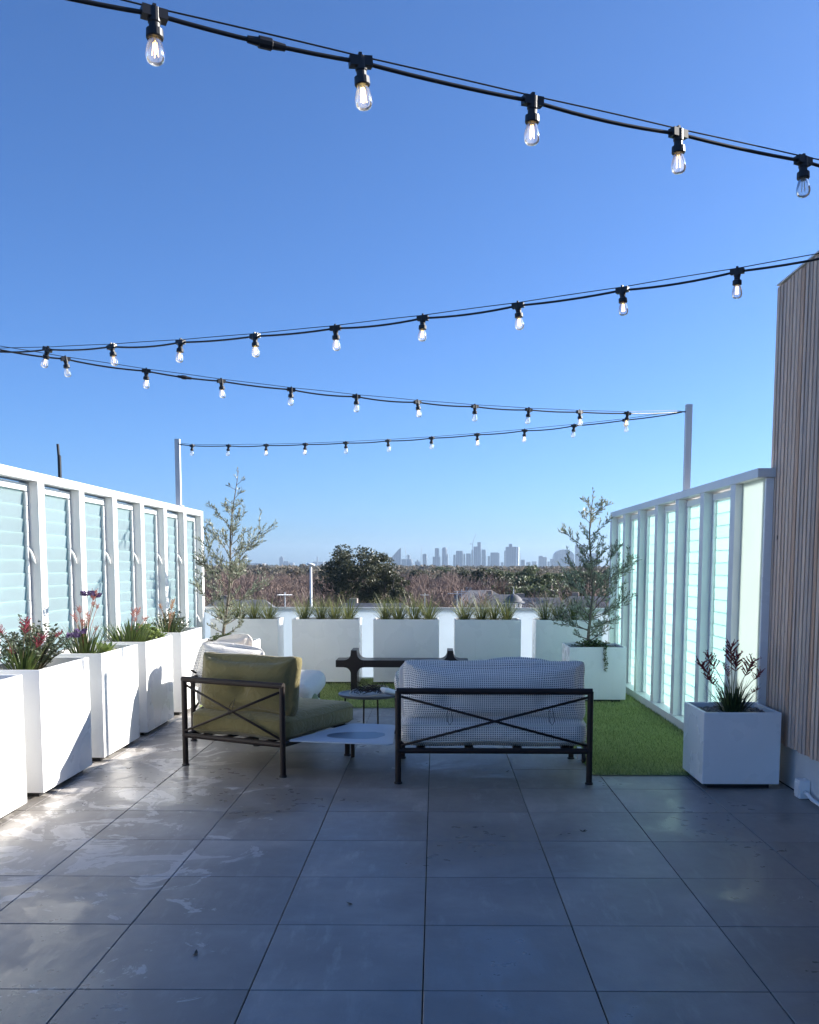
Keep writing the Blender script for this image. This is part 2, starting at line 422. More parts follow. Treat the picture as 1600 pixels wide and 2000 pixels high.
screen('louvre_screen', 'white framed screen of frosted glass louvres behind the row of planted boxes', -2.90, -1, YP, True)
rs = screen('louvre_screen', 'backlit mint frosted louvre screen standing beside the green turf', 2.25, 1, YP[:7], False)
# short fixed bay and the return to the timber wall
yf = YP[0]
MB().box(.055, .065, 1.074 - yf, 1.548 - yf, .086, 2.069).build('fixed_pane', M['glasscream'], rs, bevel=.001)
MB().box(-.004, .125, 1.06 - yf, 1.569 - yf, 2.0705, 2.1345).build('top_rail', M['frame'], rs, bevel=.003)
MB().box(-.012, .125, 1.07 - yf, 1.569 - yf, .0, .085).build('bottom_rail', M['frame'], rs, bevel=.003)
MB().box(.054, .108, 1.048 - yf, 1.0735 - yf, .0, 2.069).build('return_panel', M['white'], rs, bevel=.002)
MB().box(-.010, .124, 1.030 - yf, 1.058 - yf, 2.0725, 2.1325).build('return_rail', M['frame'], rs, bevel=.003)

# ------------------------------------------------------------------ timber battened building on the right
bd = thing('building', (2.36, 1.13, 0), 'timber battened building wall with pale plinth on the right edge', 'building')
MB().box(.028, 4.2, -9.0, -.02, .30, 3.36).build('wall', M['walldark'], bd)
MB().box(.05, 4.2, -9.0, -.03, 0, .296).build('plinth', M['plinth'], bd, bevel=.004)
MB().box(-.006, 4.2, -9.0, 0.0, 3.362, 3.372).build('roof_flashing', M['frame'], bd)
random.seed(8)
bmesh_ = [MB().box(0, .026, -wd / 2, wd / 2, -1.535, 1.535).mesh('batten', M['batten'], bevel=.002, seg=1) for wd in (.040, .044, .047, .049)]
y = -.024
k = 0
while y > -7.0:
    link('batten', bmesh_[random.randrange(4)], bd, (random.uniform(0, .0016), y, 1.815 + random.uniform(-.003, .008)))
    y -= .0625 + random.uniform(-.001, .001); k += 1

# power outlet and conduit at the plinth
po = thing('outlet_box', (2.385, .375, .004), 'small white weatherproof power outlet box on the plinth', 'outlet')
MB().box(-.045, .022, -.045, .045, 0, .115).build('case', M['white'], po, bevel=.006)
MB().box(-.050, -.0455, -.036, .036, .02, .10).build('cover', M['jamb'], po, bevel=.002)
MB().tube([(-.01, -.045, .045), (-.012, -.10, .04), (-.012, -.16, .025), (-.01, -.3, .022), (-.01, -.9, .022)], .0125, 10).build('conduit', M['white'], po, smooth=True)

# ------------------------------------------------------------------ glass balustrade at the back
bal = thing('glass_balustrade', (0, 6.62, 0), 'pale frosted glass balustrade with grey top rail behind the back planters', 'balustrade')
for i in range(6):
    x0 = -3.3 + i * 1.0 + (.0 if i else -.05)
    x0 = -3.31 + i * .995
    MB().box(x0 + .006, x0 + .995 - .006, -.008, .008, .03, .892).build('glass_panel', M['glassback'], bal, bevel=.001)
MB().box(-3.35, 2.62, -.03, .03, .893, .928).build('top_rail', M['frame'], bal, bevel=.004)
MB().box(-3.35, 2.62, -.025, .025, 0, .029).build('base_channel', M['frame'], bal, bevel=.003)

# ------------------------------------------------------------------ planters
def planter(x0, x1, y0, y1, h, label, group, soil=.07, wall=.022):
    cx, cy = (x0 + x1) / 2, (y0 + y1) / 2; a, b = (x1 - x0) / 2, (y1 - y0) / 2
    t = thing('planter', (cx, cy, 0), label, 'planter', group)
    s = MB()
    z0 = .035
    o = [(-a, -b), (a, -b), (a, b), (-a, b)]; i_ = [(-a + wall, -b + wall), (a - wall, -b + wall), (a - wall, b - wall), (-a + wall, b - wall)]
    pts = [(*p, z0) for p in o] + [(*p, h) for p in o] + [(*p, h) for p in i_] + [(*p, h - soil - .06) for p in i_]
    fc = [(3, 2, 1, 0)]
    for k in range(4):
        j = (k + 1) % 4
        fc += [(k, j, 4 + j, 4 + k), (4 + k, 4 + j, 8 + j, 8 + k), (8 + k, 8 + j, 12 + j, 12 + k)]
    fc.append((12, 13, 14, 15))
    s.poly(pts, fc).build('shell', M['white'], t, bevel=.006)
    MB().box(-a + .05, a - .05, -b + .05, b - .05, .0005, z0 + .003).build('base', M['black'], t)
    # pebble soil: lumpy sheet
    n = 26; g = MB(); rr = random.Random(int(cx * 1000 + cy * 77))
    for iy in range(n + 1):
        for ix in range(n + 1):
            g.v.append((-a + wall + .001 + (2 * a - 2 * wall - .002) * ix / n, -b + wall + .001 + (2 * b - 2 * wall - .002) * iy / n, h - soil + rr.uniform(-.008, .012)))
    for iy in range(n):
        for ix in range(n):
            q = iy * (n + 1) + ix; g.f.append((q, q + 1, q + n + 2, q + n + 1))
    g.build('soil', M['gravel'], t)
    return t
LX0, LX1 = -2.83, -2.41
LEFT = [(-.80, .045, 'nearest tall white planter cut by the left edge of the picture'),
        (.285, 1.135, 'tall white planter holding the red flowered grey shrub'),
        (1.385, 2.24, 'tall white planter holding the purple and pink flower stems'),
        (2.455, 3.275, 'tall white planter holding broad green straps and a light green bush'),
        (3.59, 4.41, 'farthest tall white planter of the left row, with orange tipped tufts')]
for (y0, y1, lb) in LEFT: planter(LX0, LX1, y0, y1, .81, lb, 'tall planters along the left screen')
BACK = [(-2.71, -1.885), (-1.712, -.888), (-.718, .088), (.276, 1.09), (1.27, 2.085)]
BL = ['back row white planter behind the left olive tree', 'back row white planter behind the left end of the dark bench', 'back row white planter behind the middle of the dark bench',
      'back row white planter behind the right end of the dark bench', 'back row white planter behind the right olive tree']
for (x0, x1), lb in zip(BACK, BL): planter(x0, x1, 6.05, 6.50, .805, lb, 'white planters of the back row', soil=.03)
planter(1.475, 2.085, 4.56, 5.16, .60, 'cube white planter on the turf holding the right olive tree', 'olive tree planters', soil=.03)
planter(-2.66, -2.02, 5.02, 5.62, .60, 'cube white planter holding the left olive tree behind the pillows', 'olive tree planters', soil=.03)
planter(1.80, 2.308, .60, 1.10, .512, 'low glossy white cube planter against the timber wall', None, soil=.035)

# ------------------------------------------------------------------ plants
def strap(mb, base, az, length, width, lean, curl, seg=5, twist=0):
    """one strap leaf: starts upright and bends over"""
    d = Vector((math.cos(az), math.sin(az), 0)); side0 = Vector((-math.sin(az), math.cos(az), 0))
    p = Vector(base); a = lean; n0 = len(mb.v)
    for i in range(seg + 1):
        f = i / seg
        wv = width * (1 - f ** 2.2) * (.6 + .4 * min(1, f * 4)) if i < seg else 0
        side = side0 * math.cos(twist * f) + Vector((0, 0, 1)) * math.sin(twist * f) * .3
        if i < seg:
            mb.v.append(tuple(p - side * wv / 2)); mb.v.append(tuple(p + side * wv / 2))
        else: mb.v.append(tuple(p))
        step = length / seg
        p = p + (d * math.sin(a) + Vector((0, 0, 1)) * math.cos(a)) * step
        a += curl / seg
    for i in range(seg - 1):
        q = n0 + 2 * i; mb.f.append((q, q + 1, q + 3, q + 2))
    q = n0 + 2 * (seg - 1); mb.f.append((q, q + 1, q + 2))

def leaf(mb, p, d, l, wd, rng):
    d = d.normalized(); s = d.cross(Vector((rng.uniform(-1, 1), rng.uniform(-1, 1), rng.uniform(.2, 1)))).normalized()
    n0 = len(mb.v); m = p + d * l * .5; nrm = d.cross(s) * (wd * .15)
    mb.v += [tuple(p), tuple(m + s * wd / 2 + nrm), tuple(p + d * l), tuple(m - s * wd / 2 + nrm)]
    mb.f += [(n0, n0 + 1, n0 + 2), (n0, n0 + 2, n0 + 3)]

LM = {'tuft': leafmat('tuft_leaf', (.06, .10, .035), (.33, .33, .13), .5, .35),
      'strap': leafmat('strap_leaf', (.03, .06, .015), (.13, .17, .045), .45, .25),
      'darkstrap': leafmat('dark_strap_leaf', (.025, .05, .018), (.10, .14, .05), .45, .2),
      'shrub': leafmat('grey_shrub_leaf', (.04, .065, .035), (.17, .20, .13), .55, .2),
      'lime': leafmat('lime_leaf', (.12, .19, .04), (.33, .40, .13), .45, .3),
      'olive': leafmat('olive_leaf', (.10, .115, .07), (.42, .44, .32), .45, .3),
      'red': leafmat('red_paw', (.22, .03, .05), (.46, .07, .11), .6, .25),
      'dred': leafmat('dark_red_paw', (.14, .02, .026), (.34, .05, .06), .6, .25),
      'pink': leafmat('pink_paw', (.40, .13, .11), (.62, .30, .24), .6, .25),
      'orange': leafmat('orange_paw', (.45, .20, .08), (.60, .36, .18), .6, .25),
      'purple': leafmat('purple_statice', (.06, .04, .09), (.19, .12, .27), .7, .2),
      'succ': leafmat('succulent', (.22, .25, .10), (.50, .48, .28), .5, .15)}
M['stem'] = mat('plant_stem', (.10, .08, .04), .7)
M['redstem'] = mat('reddish_stem', (.24, .09, .06), .7)
M['bark'] = mat('olive_bark', (.13, .11, .085), .85, (.24, .20, .15), 30, bump=.5, bs=80)

def tuft_mesh(seed, n=170, lmin=.18, lmax=.44, wd=.0056, lean=.85, mt='tuft', curl=1.3, spread=.05):
    r = random.Random(seed); mb = MB()
    for i in range(n):
        a = r.uniform(0, 2 * math.pi); q = r.random() ** .6
        strap(mb, (math.cos(a) * spread * q, math.sin(a) * spread * q, 0), a + r.uniform(-.4, .4), r.uniform(lmin, lmax), wd * r.uniform(.7, 1.3), lean * q * r.uniform(.5, 1.25), r.uniform(.1, curl), 5)
    return mb.mesh('foliage', LM[mt])
TUFT = [tuft_mesh(s) for s in (1, 2, 3, 4)]
random.seed(21)
ORD = ['leftmost', 'second', 'third', 'rightmost']
WH = ['behind the left olive tree', 'left of the bench', 'behind the bench middle', 'right of the bench', 'behind the right olive tree']
for b_, (x0, x1) in enumerate(BACK):
    for k in range(4):
        x = x0 + .14 + (x1 - x0 - .28) * k / 3 + random.uniform(-.02, .02)
        t = thing('grass_tuft', (x, 6.24 + random.uniform(-.03, .03), .772), f'{ORD[k]} of four strappy grass tufts in the back planter {WH[b_]}', 'grass tuft', 'grass tufts in the back planters', rz=random.uniform(0, 6.28))
        link('foliage', TUFT[(k + b_) % 4], t, scale=(1, 1, random.uniform(.9, 1.12)))

def paw_flower(mb, p, d, rng, size=.05, n=20):
    """claw-like cluster of small furry tubes on short stalks"""
    for i in range(n):
        q = p + d * size * 1.1 * (i / n - .2)
        a = i * 2.4 + rng.uniform(-.4, .4)
        o = (Vector((math.cos(a), math.sin(a), rng.uniform(.2, 1.0))) + d * .5).normalized()
        e = q + o * size * rng.uniform(.35, .62)
        mb.tube([q, q.lerp(e, .6), e], [size * .018, size * .050, size * .030], 4)
        for k in range(2): leaf(mb, e, o + Vector((rng.uniform(-.8, .8), rng.uniform(-.8, .8), rng.uniform(-.4, .6))), size * .20, size * .09, rng)

def paw_plant(name, loc, label, leaves, stems, leafm, flowerm, stemm, seed, cat='flowering plant', lw=.011, lr=(.16, .34), spread=.05, lean=.6, fsize=.05):
    """stems: list of (dx, dy, height) flower heads relative to the base"""
    r = random.Random(seed); t = thing(name, loc, label, cat)
    mb = MB()
    for i in range(leaves):
        a = r.uniform(0, 6.28); q = r.random() ** .5
        strap(mb, (math.cos(a) * spread * q, math.sin(a) * spread * q, 0), a + r.uniform(-.5, .5), r.uniform(*lr), lw * r.uniform(.6, 1.2), lean * q * r.uniform(.4, 1.3), r.uniform(.0, .5), 5)
    mb.build('foliage', LM[leafm], t)
    for (dx, dy, h, sz) in stems:
        p0 = Vector((dx * .15, dy * .15, 0)); p2 = Vector((dx, dy, h)); p1 = Vector((dx * .45, dy * .45, h * .6))
        st = MB().tube([p0, p1, p1.lerp(p2, .6) + Vector((0, 0, .004)), p2], [.0032, .0028, .0024, .002], 5).build('stem', M[stemm], t, smooth=True)
        fb = MB(); d = (p2 - p1).normalized()
        paw_flower(fb, p2 - d * .01, d, r, fsize * sz)
        fb.build('flower', LM[flowerm], st)
    return t
# right-hand cube planter: deep red paws
paw_plant('kangaroo_paw', (2.06, .84, .475), 'dark red kangaroo paw plant in the low cube planter by timber wall', 170,
          [(-.17, .02, .27, 1.2), (-.15, -.02, .33, 1.1), (-.13, .05, .20, 1.0), (-.02, .0, .36, 1.35), (.02, .03, .31, 1.2), (.09, .0, .28, 1.2), (.16, .02, .24, .8), (-.07, -.03, .31, .5), (.13, -.04, .15, .5), (-.03, .02, .26, .5)],
          'darkstrap', 'dred', 'stem', 31, lr=(.12, .27), spread=.07, lean=.75, fsize=.085)
# P_b: red paws in front of a grey shrub
paw_plant('kangaroo_paw', (-2.60, .47, .745), 'crimson kangaroo paw at the front of the near left planter', 120,
          [(-.10, -.04, .29, 1.1), (.02, .03, .30, 1.6), (.07, .10, .20, 1.7), (.10, .34, .24, 1.1), (-.07, .02, .15, .9)], 'strap', 'red', 'stem', 32, lr=(.12, .30), lean=.8, fsize=.048)

def shrub(name, loc, label, rad, h, n, leafm, seed, ll=.03, lw=.016, cat='shrub', squash=1.0):
    r = random.Random(seed); t = thing(name, loc, label, cat); sb = MB(); lb = MB()
    for i in range(n):
        a = i * 2.39996 + r.uniform(-.3, .3); q = math.sqrt((i + .5) / n)
        top = Vector((math.cos(a) * rad * q, math.sin(a) * rad * q * squash, h * (1 - .55 * q * q) * r.uniform(.8, 1.1)))
        p0 = Vector((top.x * .12, top.y * .12, 0)); p1 = Vector((top.x * .55, top.y * .55, top.z * .6))
        sb.tube([p0, p1, top], [.004, .003, .0015], 4, cap=False)
        for k in range(26):
            f = r.uniform(.25, 1.02); p = (p0.lerp(p1, f * 2) if f < .5 else p1.lerp(top, f * 2 - 1))
            aa = r.uniform(0, 6.28); d = Vector((math.cos(aa), math.sin(aa), r.uniform(-.1, .9)))
            leaf(lb, p, d, ll * r.uniform(.7, 1.25), lw * r.uniform(.8, 1.2), r)
    sb.build('stems', M['stem'], t); lb.build('foliage', LM[leafm], t)
    return t
shrub('shrub', (-2.64, .74, .745), 'bushy grey green small leaved shrub behind the crimson flowers', .27, .36, 70, 'shrub', 41, .028, .017, squash=1.25)
# P_c: tall stems, purple statice heads, straps, round leaf, succulents
paw_plant('kangaroo_paw', (-2.62, 1.62, .745), 'tall pink flowered kangaroo paw with thick olive straps', 150,
          [(.02, -.13, .37, 1.1), (.03, .0, .34, .8), (.0, .10, .30, 1.0), (.02, .17, .46, 1.6), (.0, .22, .40, 1.0), (.0, .30, .38, .9), (-.04, -.05, .30, 1.3), (-.02, .04, .26, 1.2), (.05, .12, .22, .9)],
          'strap', 'pink', 'redstem', 33, lr=(.16, .34), spread=.08, lean=.6, fsize=.042)
def statice(loc, label, heads, seed):
    r = random.Random(seed); t = thing('statice', loc, label, 'flowering plant')
    for (dx, dy, h, sz) in heads:
        p2 = Vector((dx, dy, h)); st = MB().tube([(dx * .1, dy * .1, 0), (dx * .5, dy * .5, h * .6), p2], [.004, .003, .002], 5).build('stem', M['stem'], t)
        fb = MB()
        for i in range(int(110 * sz)):
            a = r.uniform(0, 6.28); q = math.sqrt(r.random()) * .06 * sz
            leaf(fb, p2 + Vector((math.cos(a) * q, math.sin(a) * q, r.uniform(-.016, .014))), Vector((math.cos(a), math.sin(a), 1.2)), .022, .018, r)
        fb.build('flower', LM['purple'], st)
statice((-2.62, 1.58, .745), 'purple statice with flat dark flower heads above the pink stems', [(.0, .14, .49, .8), (.02, .27, .47, .6), (.03, -.26, .20, .7), (.05, -.16, .22, .6)], 5)
def rosette(loc, label, n, l, wd, leafm, seed, rise=.9, name='succulent'):
    r = random.Random(seed); t = thing(name, loc, label, 'succulent'); mb = MB()
    for i in range(n):
        a = i * 2.39996; q = i / n
        strap(mb, (math.cos(a) * .01, math.sin(a) * .01, .0), a, l * (.6 + .5 * q), wd * (.7 + .4 * q), rise * (.25 + .9 * q), .3, 6)
    mb.build('foliage', LM[leafm], t); return t
rosette((-2.60, 2.00, .745), 'bright green broad leaved rosette beside the tall flower stems', 16, .15, .07, 'lime', 4, .7)
for k, (dx, dy, s_, lb) in enumerate(((-2.52, 1.96, .06, 'small cream succulent at the front edge of the flower planter'), (-2.55, 2.12, .07, 'pale yellow succulent at the far end of the flower planter'), (-2.64, 2.15, .06, 'grey green succulent at the back corner of the flower planter'))):
    rosette((dx, dy, .75), lb, 24, s_, .022, 'succ', 50 + k, 1.1)
# P_d
paw_plant('kangaroo_paw', (-2.62, 2.68, .745), 'green strap leaved plant with pale pink flower claws', 150,
          [(.03, .03, .28, 1.3), (.03, .16, .29, 1.3), (.05, .30, .22, 1.2), (-.02, .24, .22, .9)], 'strap', 'pink', 'redstem', 34, lr=(.16, .30), spread=.13, lean=.7, lw=.017, fsize=.045)
shrub('shrub', (-2.58, 3.03, .745), 'low light green glossy bush at the far end of its planter', .17, .17, 60, 'lime', 43, .035, .026)
# P_e
paw_plant('kangaroo_paw', (-2.62, 3.88, .745), 'orange tipped kangaroo paw among tufts in farthest left planter', 130,
          [(-.03, -.12, .30, 1.0), (.02, .08, .29, 1.2), (.0, .20, .33, 1.3), (.03, -.02, .20, 1.0), (.02, .14, .22, .9)], 'strap', 'orange', 'redstem', 35, lr=(.14, .30), spread=.16, lean=.9, lw=.008, fsize=.042)
shrub('shrub', (-2.66, 4.12, .745), 'dark grey shrub at the far end of the left planter row', .20, .26, 40, 'shrub', 44, .026, .014)

# ------------------------------------------------------------------ olive trees
def olive_tree(loc, label, top, prof, seed, nb=36, extra=()):
    r = random.Random(seed); t = thing('olive_tree', loc, label, 'tree')
    H = top[2]; tb = MB(); lb = MB()
    def trunk(f): return Vector((top[0] * f + .02 * math.sin(f * 9 + seed), top[1] * f + .015 * math.sin(f * 7 + 2), H * f))
    tb.tube([trunk(i / 16) for i in range(17)], [.017 * (1 - i / 16) ** .8 + .0022 for i in range(17)], 7)
    def twig(p, d, l, rad, lv):
        pts = [p]; n = max(3, int(l / .045)); dd = d.normalized()
        for i in range(n):
            dd = (dd + Vector((r.uniform(-.12, .12), r.uniform(-.12, .12), .055))).normalized()
            pts.append(pts[-1] + dd * l / n)
        tb.tube(pts, [rad * (1 - i / (n + 1)) + .0009 for i in range(n + 1)], 4, cap=False)
        step = .018; dist = 0
        for i in range(n):
            a, b2 = pts[i], pts[i + 1]; seg = (b2 - a).length; m = max(1, int(seg / step))
            for j in range(m):
                f = (i + j / m) / n
                if f < (.34 if lv == 0 else .1): continue
                q = a.lerp(b2, j / m); ax = (b2 - a).normalized(); o = ax.orthogonal().normalized()
                an = r.uniform(0, 6.28); o = Quaternion(ax, an) @ o
                for s in (1, -1):
                    if r.random() < .14: continue
                    leaf(lb, q, ax * .75 + o * s * .7 + Vector((0, 0, .35)), r.uniform(.034, .054), r.uniform(.0125, .017), r)
        if lv < 1 and l > .13:
            for k in range(int(l / .047)):
                f = r.uniform(.25, .9); i = min(n - 1, int(f * n)); q = pts[i].lerp(pts[i + 1], f * n - i)
                ax = (pts[i + 1] - pts[i]).normalized(); o = Quaternion(ax, r.uniform(0, 6.28)) @ ax.orthogonal().normalized()
                twig(q, ax * .8 + o * .8 + Vector((0, 0, .3)), l * r.uniform(.22, .45), .0018, lv + 1)
    for i in range(nb):
        f = .04 + .93 * (i / nb) ** 1.05; a = i * 2.39996 + r.uniform(-.4, .4)
        L = np.interp(f, [q[0] for q in prof], [q[1] for q in prof]) * r.uniform(.42, 1.28)
        el = r.uniform(.35, .8) if f > .2 else r.uniform(.05, .5)
        twig(trunk(f), Vector((math.cos(a) * math.cos(el), math.sin(a) * math.cos(el), math.sin(el))), L, .005 * (1 - f) + .002, 0)
    for (f, dx, dy, dz, L) in extra: twig(trunk(f), Vector((dx, dy, dz)), L, .005, 0)
    twig(trunk(.97), Vector((0, 0, 1)), .10, .002, 1)
    tb.build('trunk', M['bark'], t, smooth=True); lb.build('crown', LM['olive'], t)
    return t
olive_tree((-2.385, 5.32, .565), 'slender olive tree in the planter at left, its top above the screen', (.18, 0, 1.96),
           [(0, .30), (.12, .42), (.30, .46), (.45, .44), (.6, .34), (.8, .22), (1, .06)], 11, 36, [(.46, 1, -.1, .55, .66), (.5, -.6, 0, .9, .48), (.55, .2, 0, 1, .5), (.22, 1, -.2, .3, .55), (.16, -1, -.3, .7, .5), (.3, -1, .1, .9, .55)])
olive_tree((1.742, 4.86, .565), 'bushy olive tree in the cube planter on the turf at right', (-.01, 0, 1.70),
           [(0, .26), (.1, .38), (.30, .50), (.5, .40), (.65, .30), (.8, .24), (1, .06)], 17, 46, [(.35, 1, -.1, .5, .55), (.42, -1, 0, .5, .42), (.2, 1, .1, .2, .5), (.12, -1, -.1, .1, .42), (.85, 1, 0, .5, .26)])
# trailing plant and underplanting in the right olive planter
tr_ = thing('trailing_plant', (1.86, 4.58, .575), 'small trailing green plant hanging over the olive planter front', 'plant')
r_ = random.Random(4); lb = MB(); sb = MB()
for k in range(5):
    pth = [Vector((r_.uniform(-.05, .05), .06, .0)), Vector((r_.uniform(-.03, .03), -.01, .045)), Vector((r_.uniform(-.025, .03), -.032, .0)), Vector((.005 + r_.uniform(-.02, .02), -.034, -.09 - .025 * k)), Vector((.005 + r_.uniform(-.01, .01), -.034, -.12 - .03 * k))]
    sb.tube(pth, .0014, 4)
    for i in range(26):
        f = r_.uniform(0, 3.9); i0 = int(f); p = pth[i0].lerp(pth[i0 + 1], f - i0)
        leaf(lb, p, Vector((r_.uniform(-1, 1), r_.uniform(-1, -.1), r_.uniform(-.6, .6))), .022, .013, r_)
sb.build('stems', M['stem'], tr_); lb.build('foliage', LM['strap'], tr_)
shrub('ground_cover', (1.76, 4.80, .568), 'low green ground cover around the right olive trunk', .22, .10, 26, 'strap', 61, .03, .014, cat='plant')
shrub('ground_cover', (-2.36, 5.26, .568), 'low green ground cover around the left olive trunk', .20, .12, 26, 'strap', 62, .03, .014, cat='plant')

# ------------------------------------------------------------------ cushions
def cushion(name, w_, d_, h_, m, parent, loc, rot=(0, 0, 0), r=.05, bulge=.02, seed=0, pinch=0.0, wob=.006, piping=None, res=(22, 18, 8), sag=0.0, dents=(), ears=0.0):
    """boxed cushion centred on loc: rounded box with bulging faces, soft wrinkles, uv in metres"""
    rng = np.random.default_rng(seed)
    ph = rng.uniform(0, 6.28, (8,)); fr = rng.uniform(4, 11, (8, 3))
    hx, hy, hz = w_ / 2, d_ / 2, h_ / 2; r = min(r, hx * .95, hy * .95, hz * .95)
    nx, ny, nz = res; V = []; Fc = []; UV = []
    def place(p):
        p = np.array(p, float); full = p * (hx, hy, hz); inn = np.clip(full, [-hx + r, -hy + r, -hz + r], [hx - r, hy - r, hz - r])
        d = full - inn; l = np.linalg.norm(d)
        q = inn + (d / l * r if l > 1e-9 else 0)
        x, y, z = p
        q[2] += bulge * (1 - x * x) * (1 - y * y) * np.sign(z) * (1 if abs(z) > .99 else abs(z))
        q[1] += bulge * .8 * (1 - x * x) * (1 - z * z) * np.sign(y) * (1 if abs(y) > .99 else abs(y))
        q[0] += bulge * .8 * (1 - y * y) * (1 - z * z) * np.sign(x) * (1 if abs(x) > .99 else abs(x))
        if pinch:      # pillow corners drawn out, edges drawn in
            e = max(abs(x), abs(z)); q[1] *= 1 - pinch * e ** 4
            q[0] *= 1 - .06 * (1 - z * z) ; q[2] *= 1 - .07 * (1 - x * x)
        if ears: q[2] += ears * x ** 6 * (.5 + .5 * z); q[0] += ears * .6 * np.sign(x) * abs(x) ** 6 * max(0, z) ** 3
        for (dx, dz, dd, dr) in dents:
            if y < 0: q[1] += dd * math.exp(-((q[0] - dx) ** 2 + (q[2] - dz) ** 2) / dr ** 2)
        if sag: q[2] -= sag * (1 - x * x) * (.5 + .5 * z)
        wv = sum(math.sin(fr[i] @ q + ph[i]) for i in range(8)) / 8
        q += wob * wv * np.sign(p) * (np.abs(p) > .5)
        return q
    def face(fn, na, nb, su, sv):
        b = len(V)
        for j in range(nb + 1):
            for i in range(na + 1):
                a, c = -1 + 2 * i / na, -1 + 2 * j / nb
                V.append(tuple(place(fn(a, c)))); UV.append((a * su, c * sv))
        for j in range(nb):
            for i in range(na):
                q = b + j * (na + 1) + i; Fc.append((q, q + 1, q + na + 2, q + na + 1))
    face(lambda a, c: (a, c, 1), nx, ny, hx, hy); face(lambda a, c: (-a, c, -1), nx, ny, hx, hy)
    face(lambda a, c: (a, -1, c), nx, nz, hx, hz); face(lambda a, c: (-a, 1, c), nx, nz, hx, hz)
    face(lambda a, c: (1, a, c), ny, nz, hy, hz); face(lambda a, c: (-1, -a, c), ny, nz, hy, hz)
    me = bpy.data.meshes.new(name); me.from_pydata(V, [], Fc)
    ul = me.uv_layers.new(name='UVMap')
    for lp in me.loops: ul.data[lp.index].uv = UV[lp.vertex_index]
    bm = bmesh.new(); bm.from_mesh(me); bmesh.ops.remove_doubles(bm, verts=bm.verts, dist=1e-5); bm.to_mesh(me); bm.free()
    me.shade_smooth(); me.materials.append(m)
    o = link(name, me, parent, loc, rot)
    if piping:
        for zz in (.62, -.62):
            pts = []
            for (a0, b0, a1, b1) in ((-1, -1, 1, -1), (1, -1, 1, 1), (1, 1, -1, 1), (-1, 1, -1, -1)):
                for i in range(24):
                    f = i / 24; pts.append(Vector(place((a0 + (a1 - a0) * f, b0 + (b1 - b0) * f, zz))) * 1.004)
            pts.append(pts[0]); pb = MB().tube(pts, .0042, 5, cap=False)
            pm = pb.mesh('piping', piping, smooth=True)
            link('piping', pm, o)
    return o

def lounge_frame(t, w_, d_, back=.635, ropes=(.5,), tie=M['black']):
    """square tube legs, round rails, crossed braces on the back; origin at back-left leg, x along back, y to the front"""
    tb = M['darkmetal']; r = .0205
    for (x, y, h) in ((0, 0, back), (w_, 0, back), (0, d_, .245), (w_, d_, .245)):
        l = MB().tube([(x, y, .006), (x, y, h)], r, 14).build('leg', tb, t, smooth=False)
        MB().lathe([(.027, 0), (.027, .010), (.022, .014)], 14, (x, y, 0)).build('foot', M['black'], l)
    for z, nm in ((back, 'back_rail'), (.225, 'seat_rail')):
        MB().tube([(-.012, 0, z), (w_ + .012, 0, z)], .0215 if z == back else .0195, 14).build(nm, tb, t)
    MB().tube([(0, d_, .2255), (w_, d_, .2255)], .0185, 12).build('seat_rail', tb, t)
    for x in (0, w_): MB().tube([(x, -.004, .2252), (x, d_ + .004, .2252)], .0188, 12).build('seat_rail', tb, t)
    for k, x in enumerate(np.linspace(.15, w_ - .15, 4)): MB().box(x - .03, x + .03, 0, d_, .226, .236).build('slat', tb, t)
    MB().tube([(.02, .004, .59), (w_ - .02, .004, .262)], .0085, 8).build('brace', tb, t, smooth=True)
    MB().tube([(.02, -.012, .262), (w_ - .02, -.012, .59)], .0085, 8).build('brace', tb, t, smooth=True)
    for f in ropes:
        x = w_ * f
        zb = .262 + .328 * (1 - abs(2 * f - 1)) if False else .43
        MB().tube([(x - .012, .03, .50), (x - .02, .0, .47), (x - .018, -.024, .43), (x, -.026, .405), (x + .016, -.024, .43), (x + .012, .0, .48), (x + .004, .03, .52)], .0022, 5).build('cord_tie', tie, t, smooth=True)

# olive green armchair, turned towards the table
gc = thing('armchair', (-1.785, 1.299, 0), 'olive green lounge chair with dark crossed-tube back frame', 'lounge chair', rz=math.atan2(-.382, .774))
lounge_frame(gc, .863, .85)
cushion('seat_cushion', .84, .93, .165, M['olive'], gc, (.437, .515, .322), r=.055, bulge=.034, seed=3, wob=.013, piping=M['olive'])
cushion('back_cushion', .83, .20, .42, M['olive'], gc, (.435, .205, .60), (R(-9), 0, 0), r=.07, bulge=.045, seed=4, pinch=.35, wob=.014, piping=None, res=(34, 8, 20), sag=.018, ears=.025, dents=((0, -.03, .05, .06), (0, -.03, .02, .16)))
# check sofa with its back to the camera
sf = thing('sofa', (-.207, .738, 0), 'two seat sofa in white and navy check with black tube frame', 'sofa')
lounge_frame(sf, 1.285, .85, .628, (.27, .80))
cushion('seat_cushion', 1.27, .93, .185, M['check'], sf, (.642, .515, .335), r=.07, bulge=.032, seed=6, wob=.011, piping=M['piping'], res=(30, 20, 8))
cushion('back_cushion', 1.25, .20, .41, M['check'], sf, (.655, .20, .60), (R(-8), 0, 0), r=.075, bulge=.045, seed=7, pinch=.4, wob=.013, res=(40, 8, 18), sag=.018, ears=.028, dents=((-.30, -.05, .03, .06), (.34, -.05, .03, .06)))
def pillow(name, loc, rot, w_, h_, th, m, label, seed):
    return tag(cushion(name, w_, th, h_, m, None, loc, rot, r=.05, bulge=.045, seed=seed, pinch=.72, wob=.008, res=(18, 8, 18)), label, 'pillow')
pillow('pillow', (.03, 1.13, .575), (R(-24), 0, R(8)), .46, .42, .13, M['oat'], 'pale pillow leaning on the left inside of the check sofa back', 12)
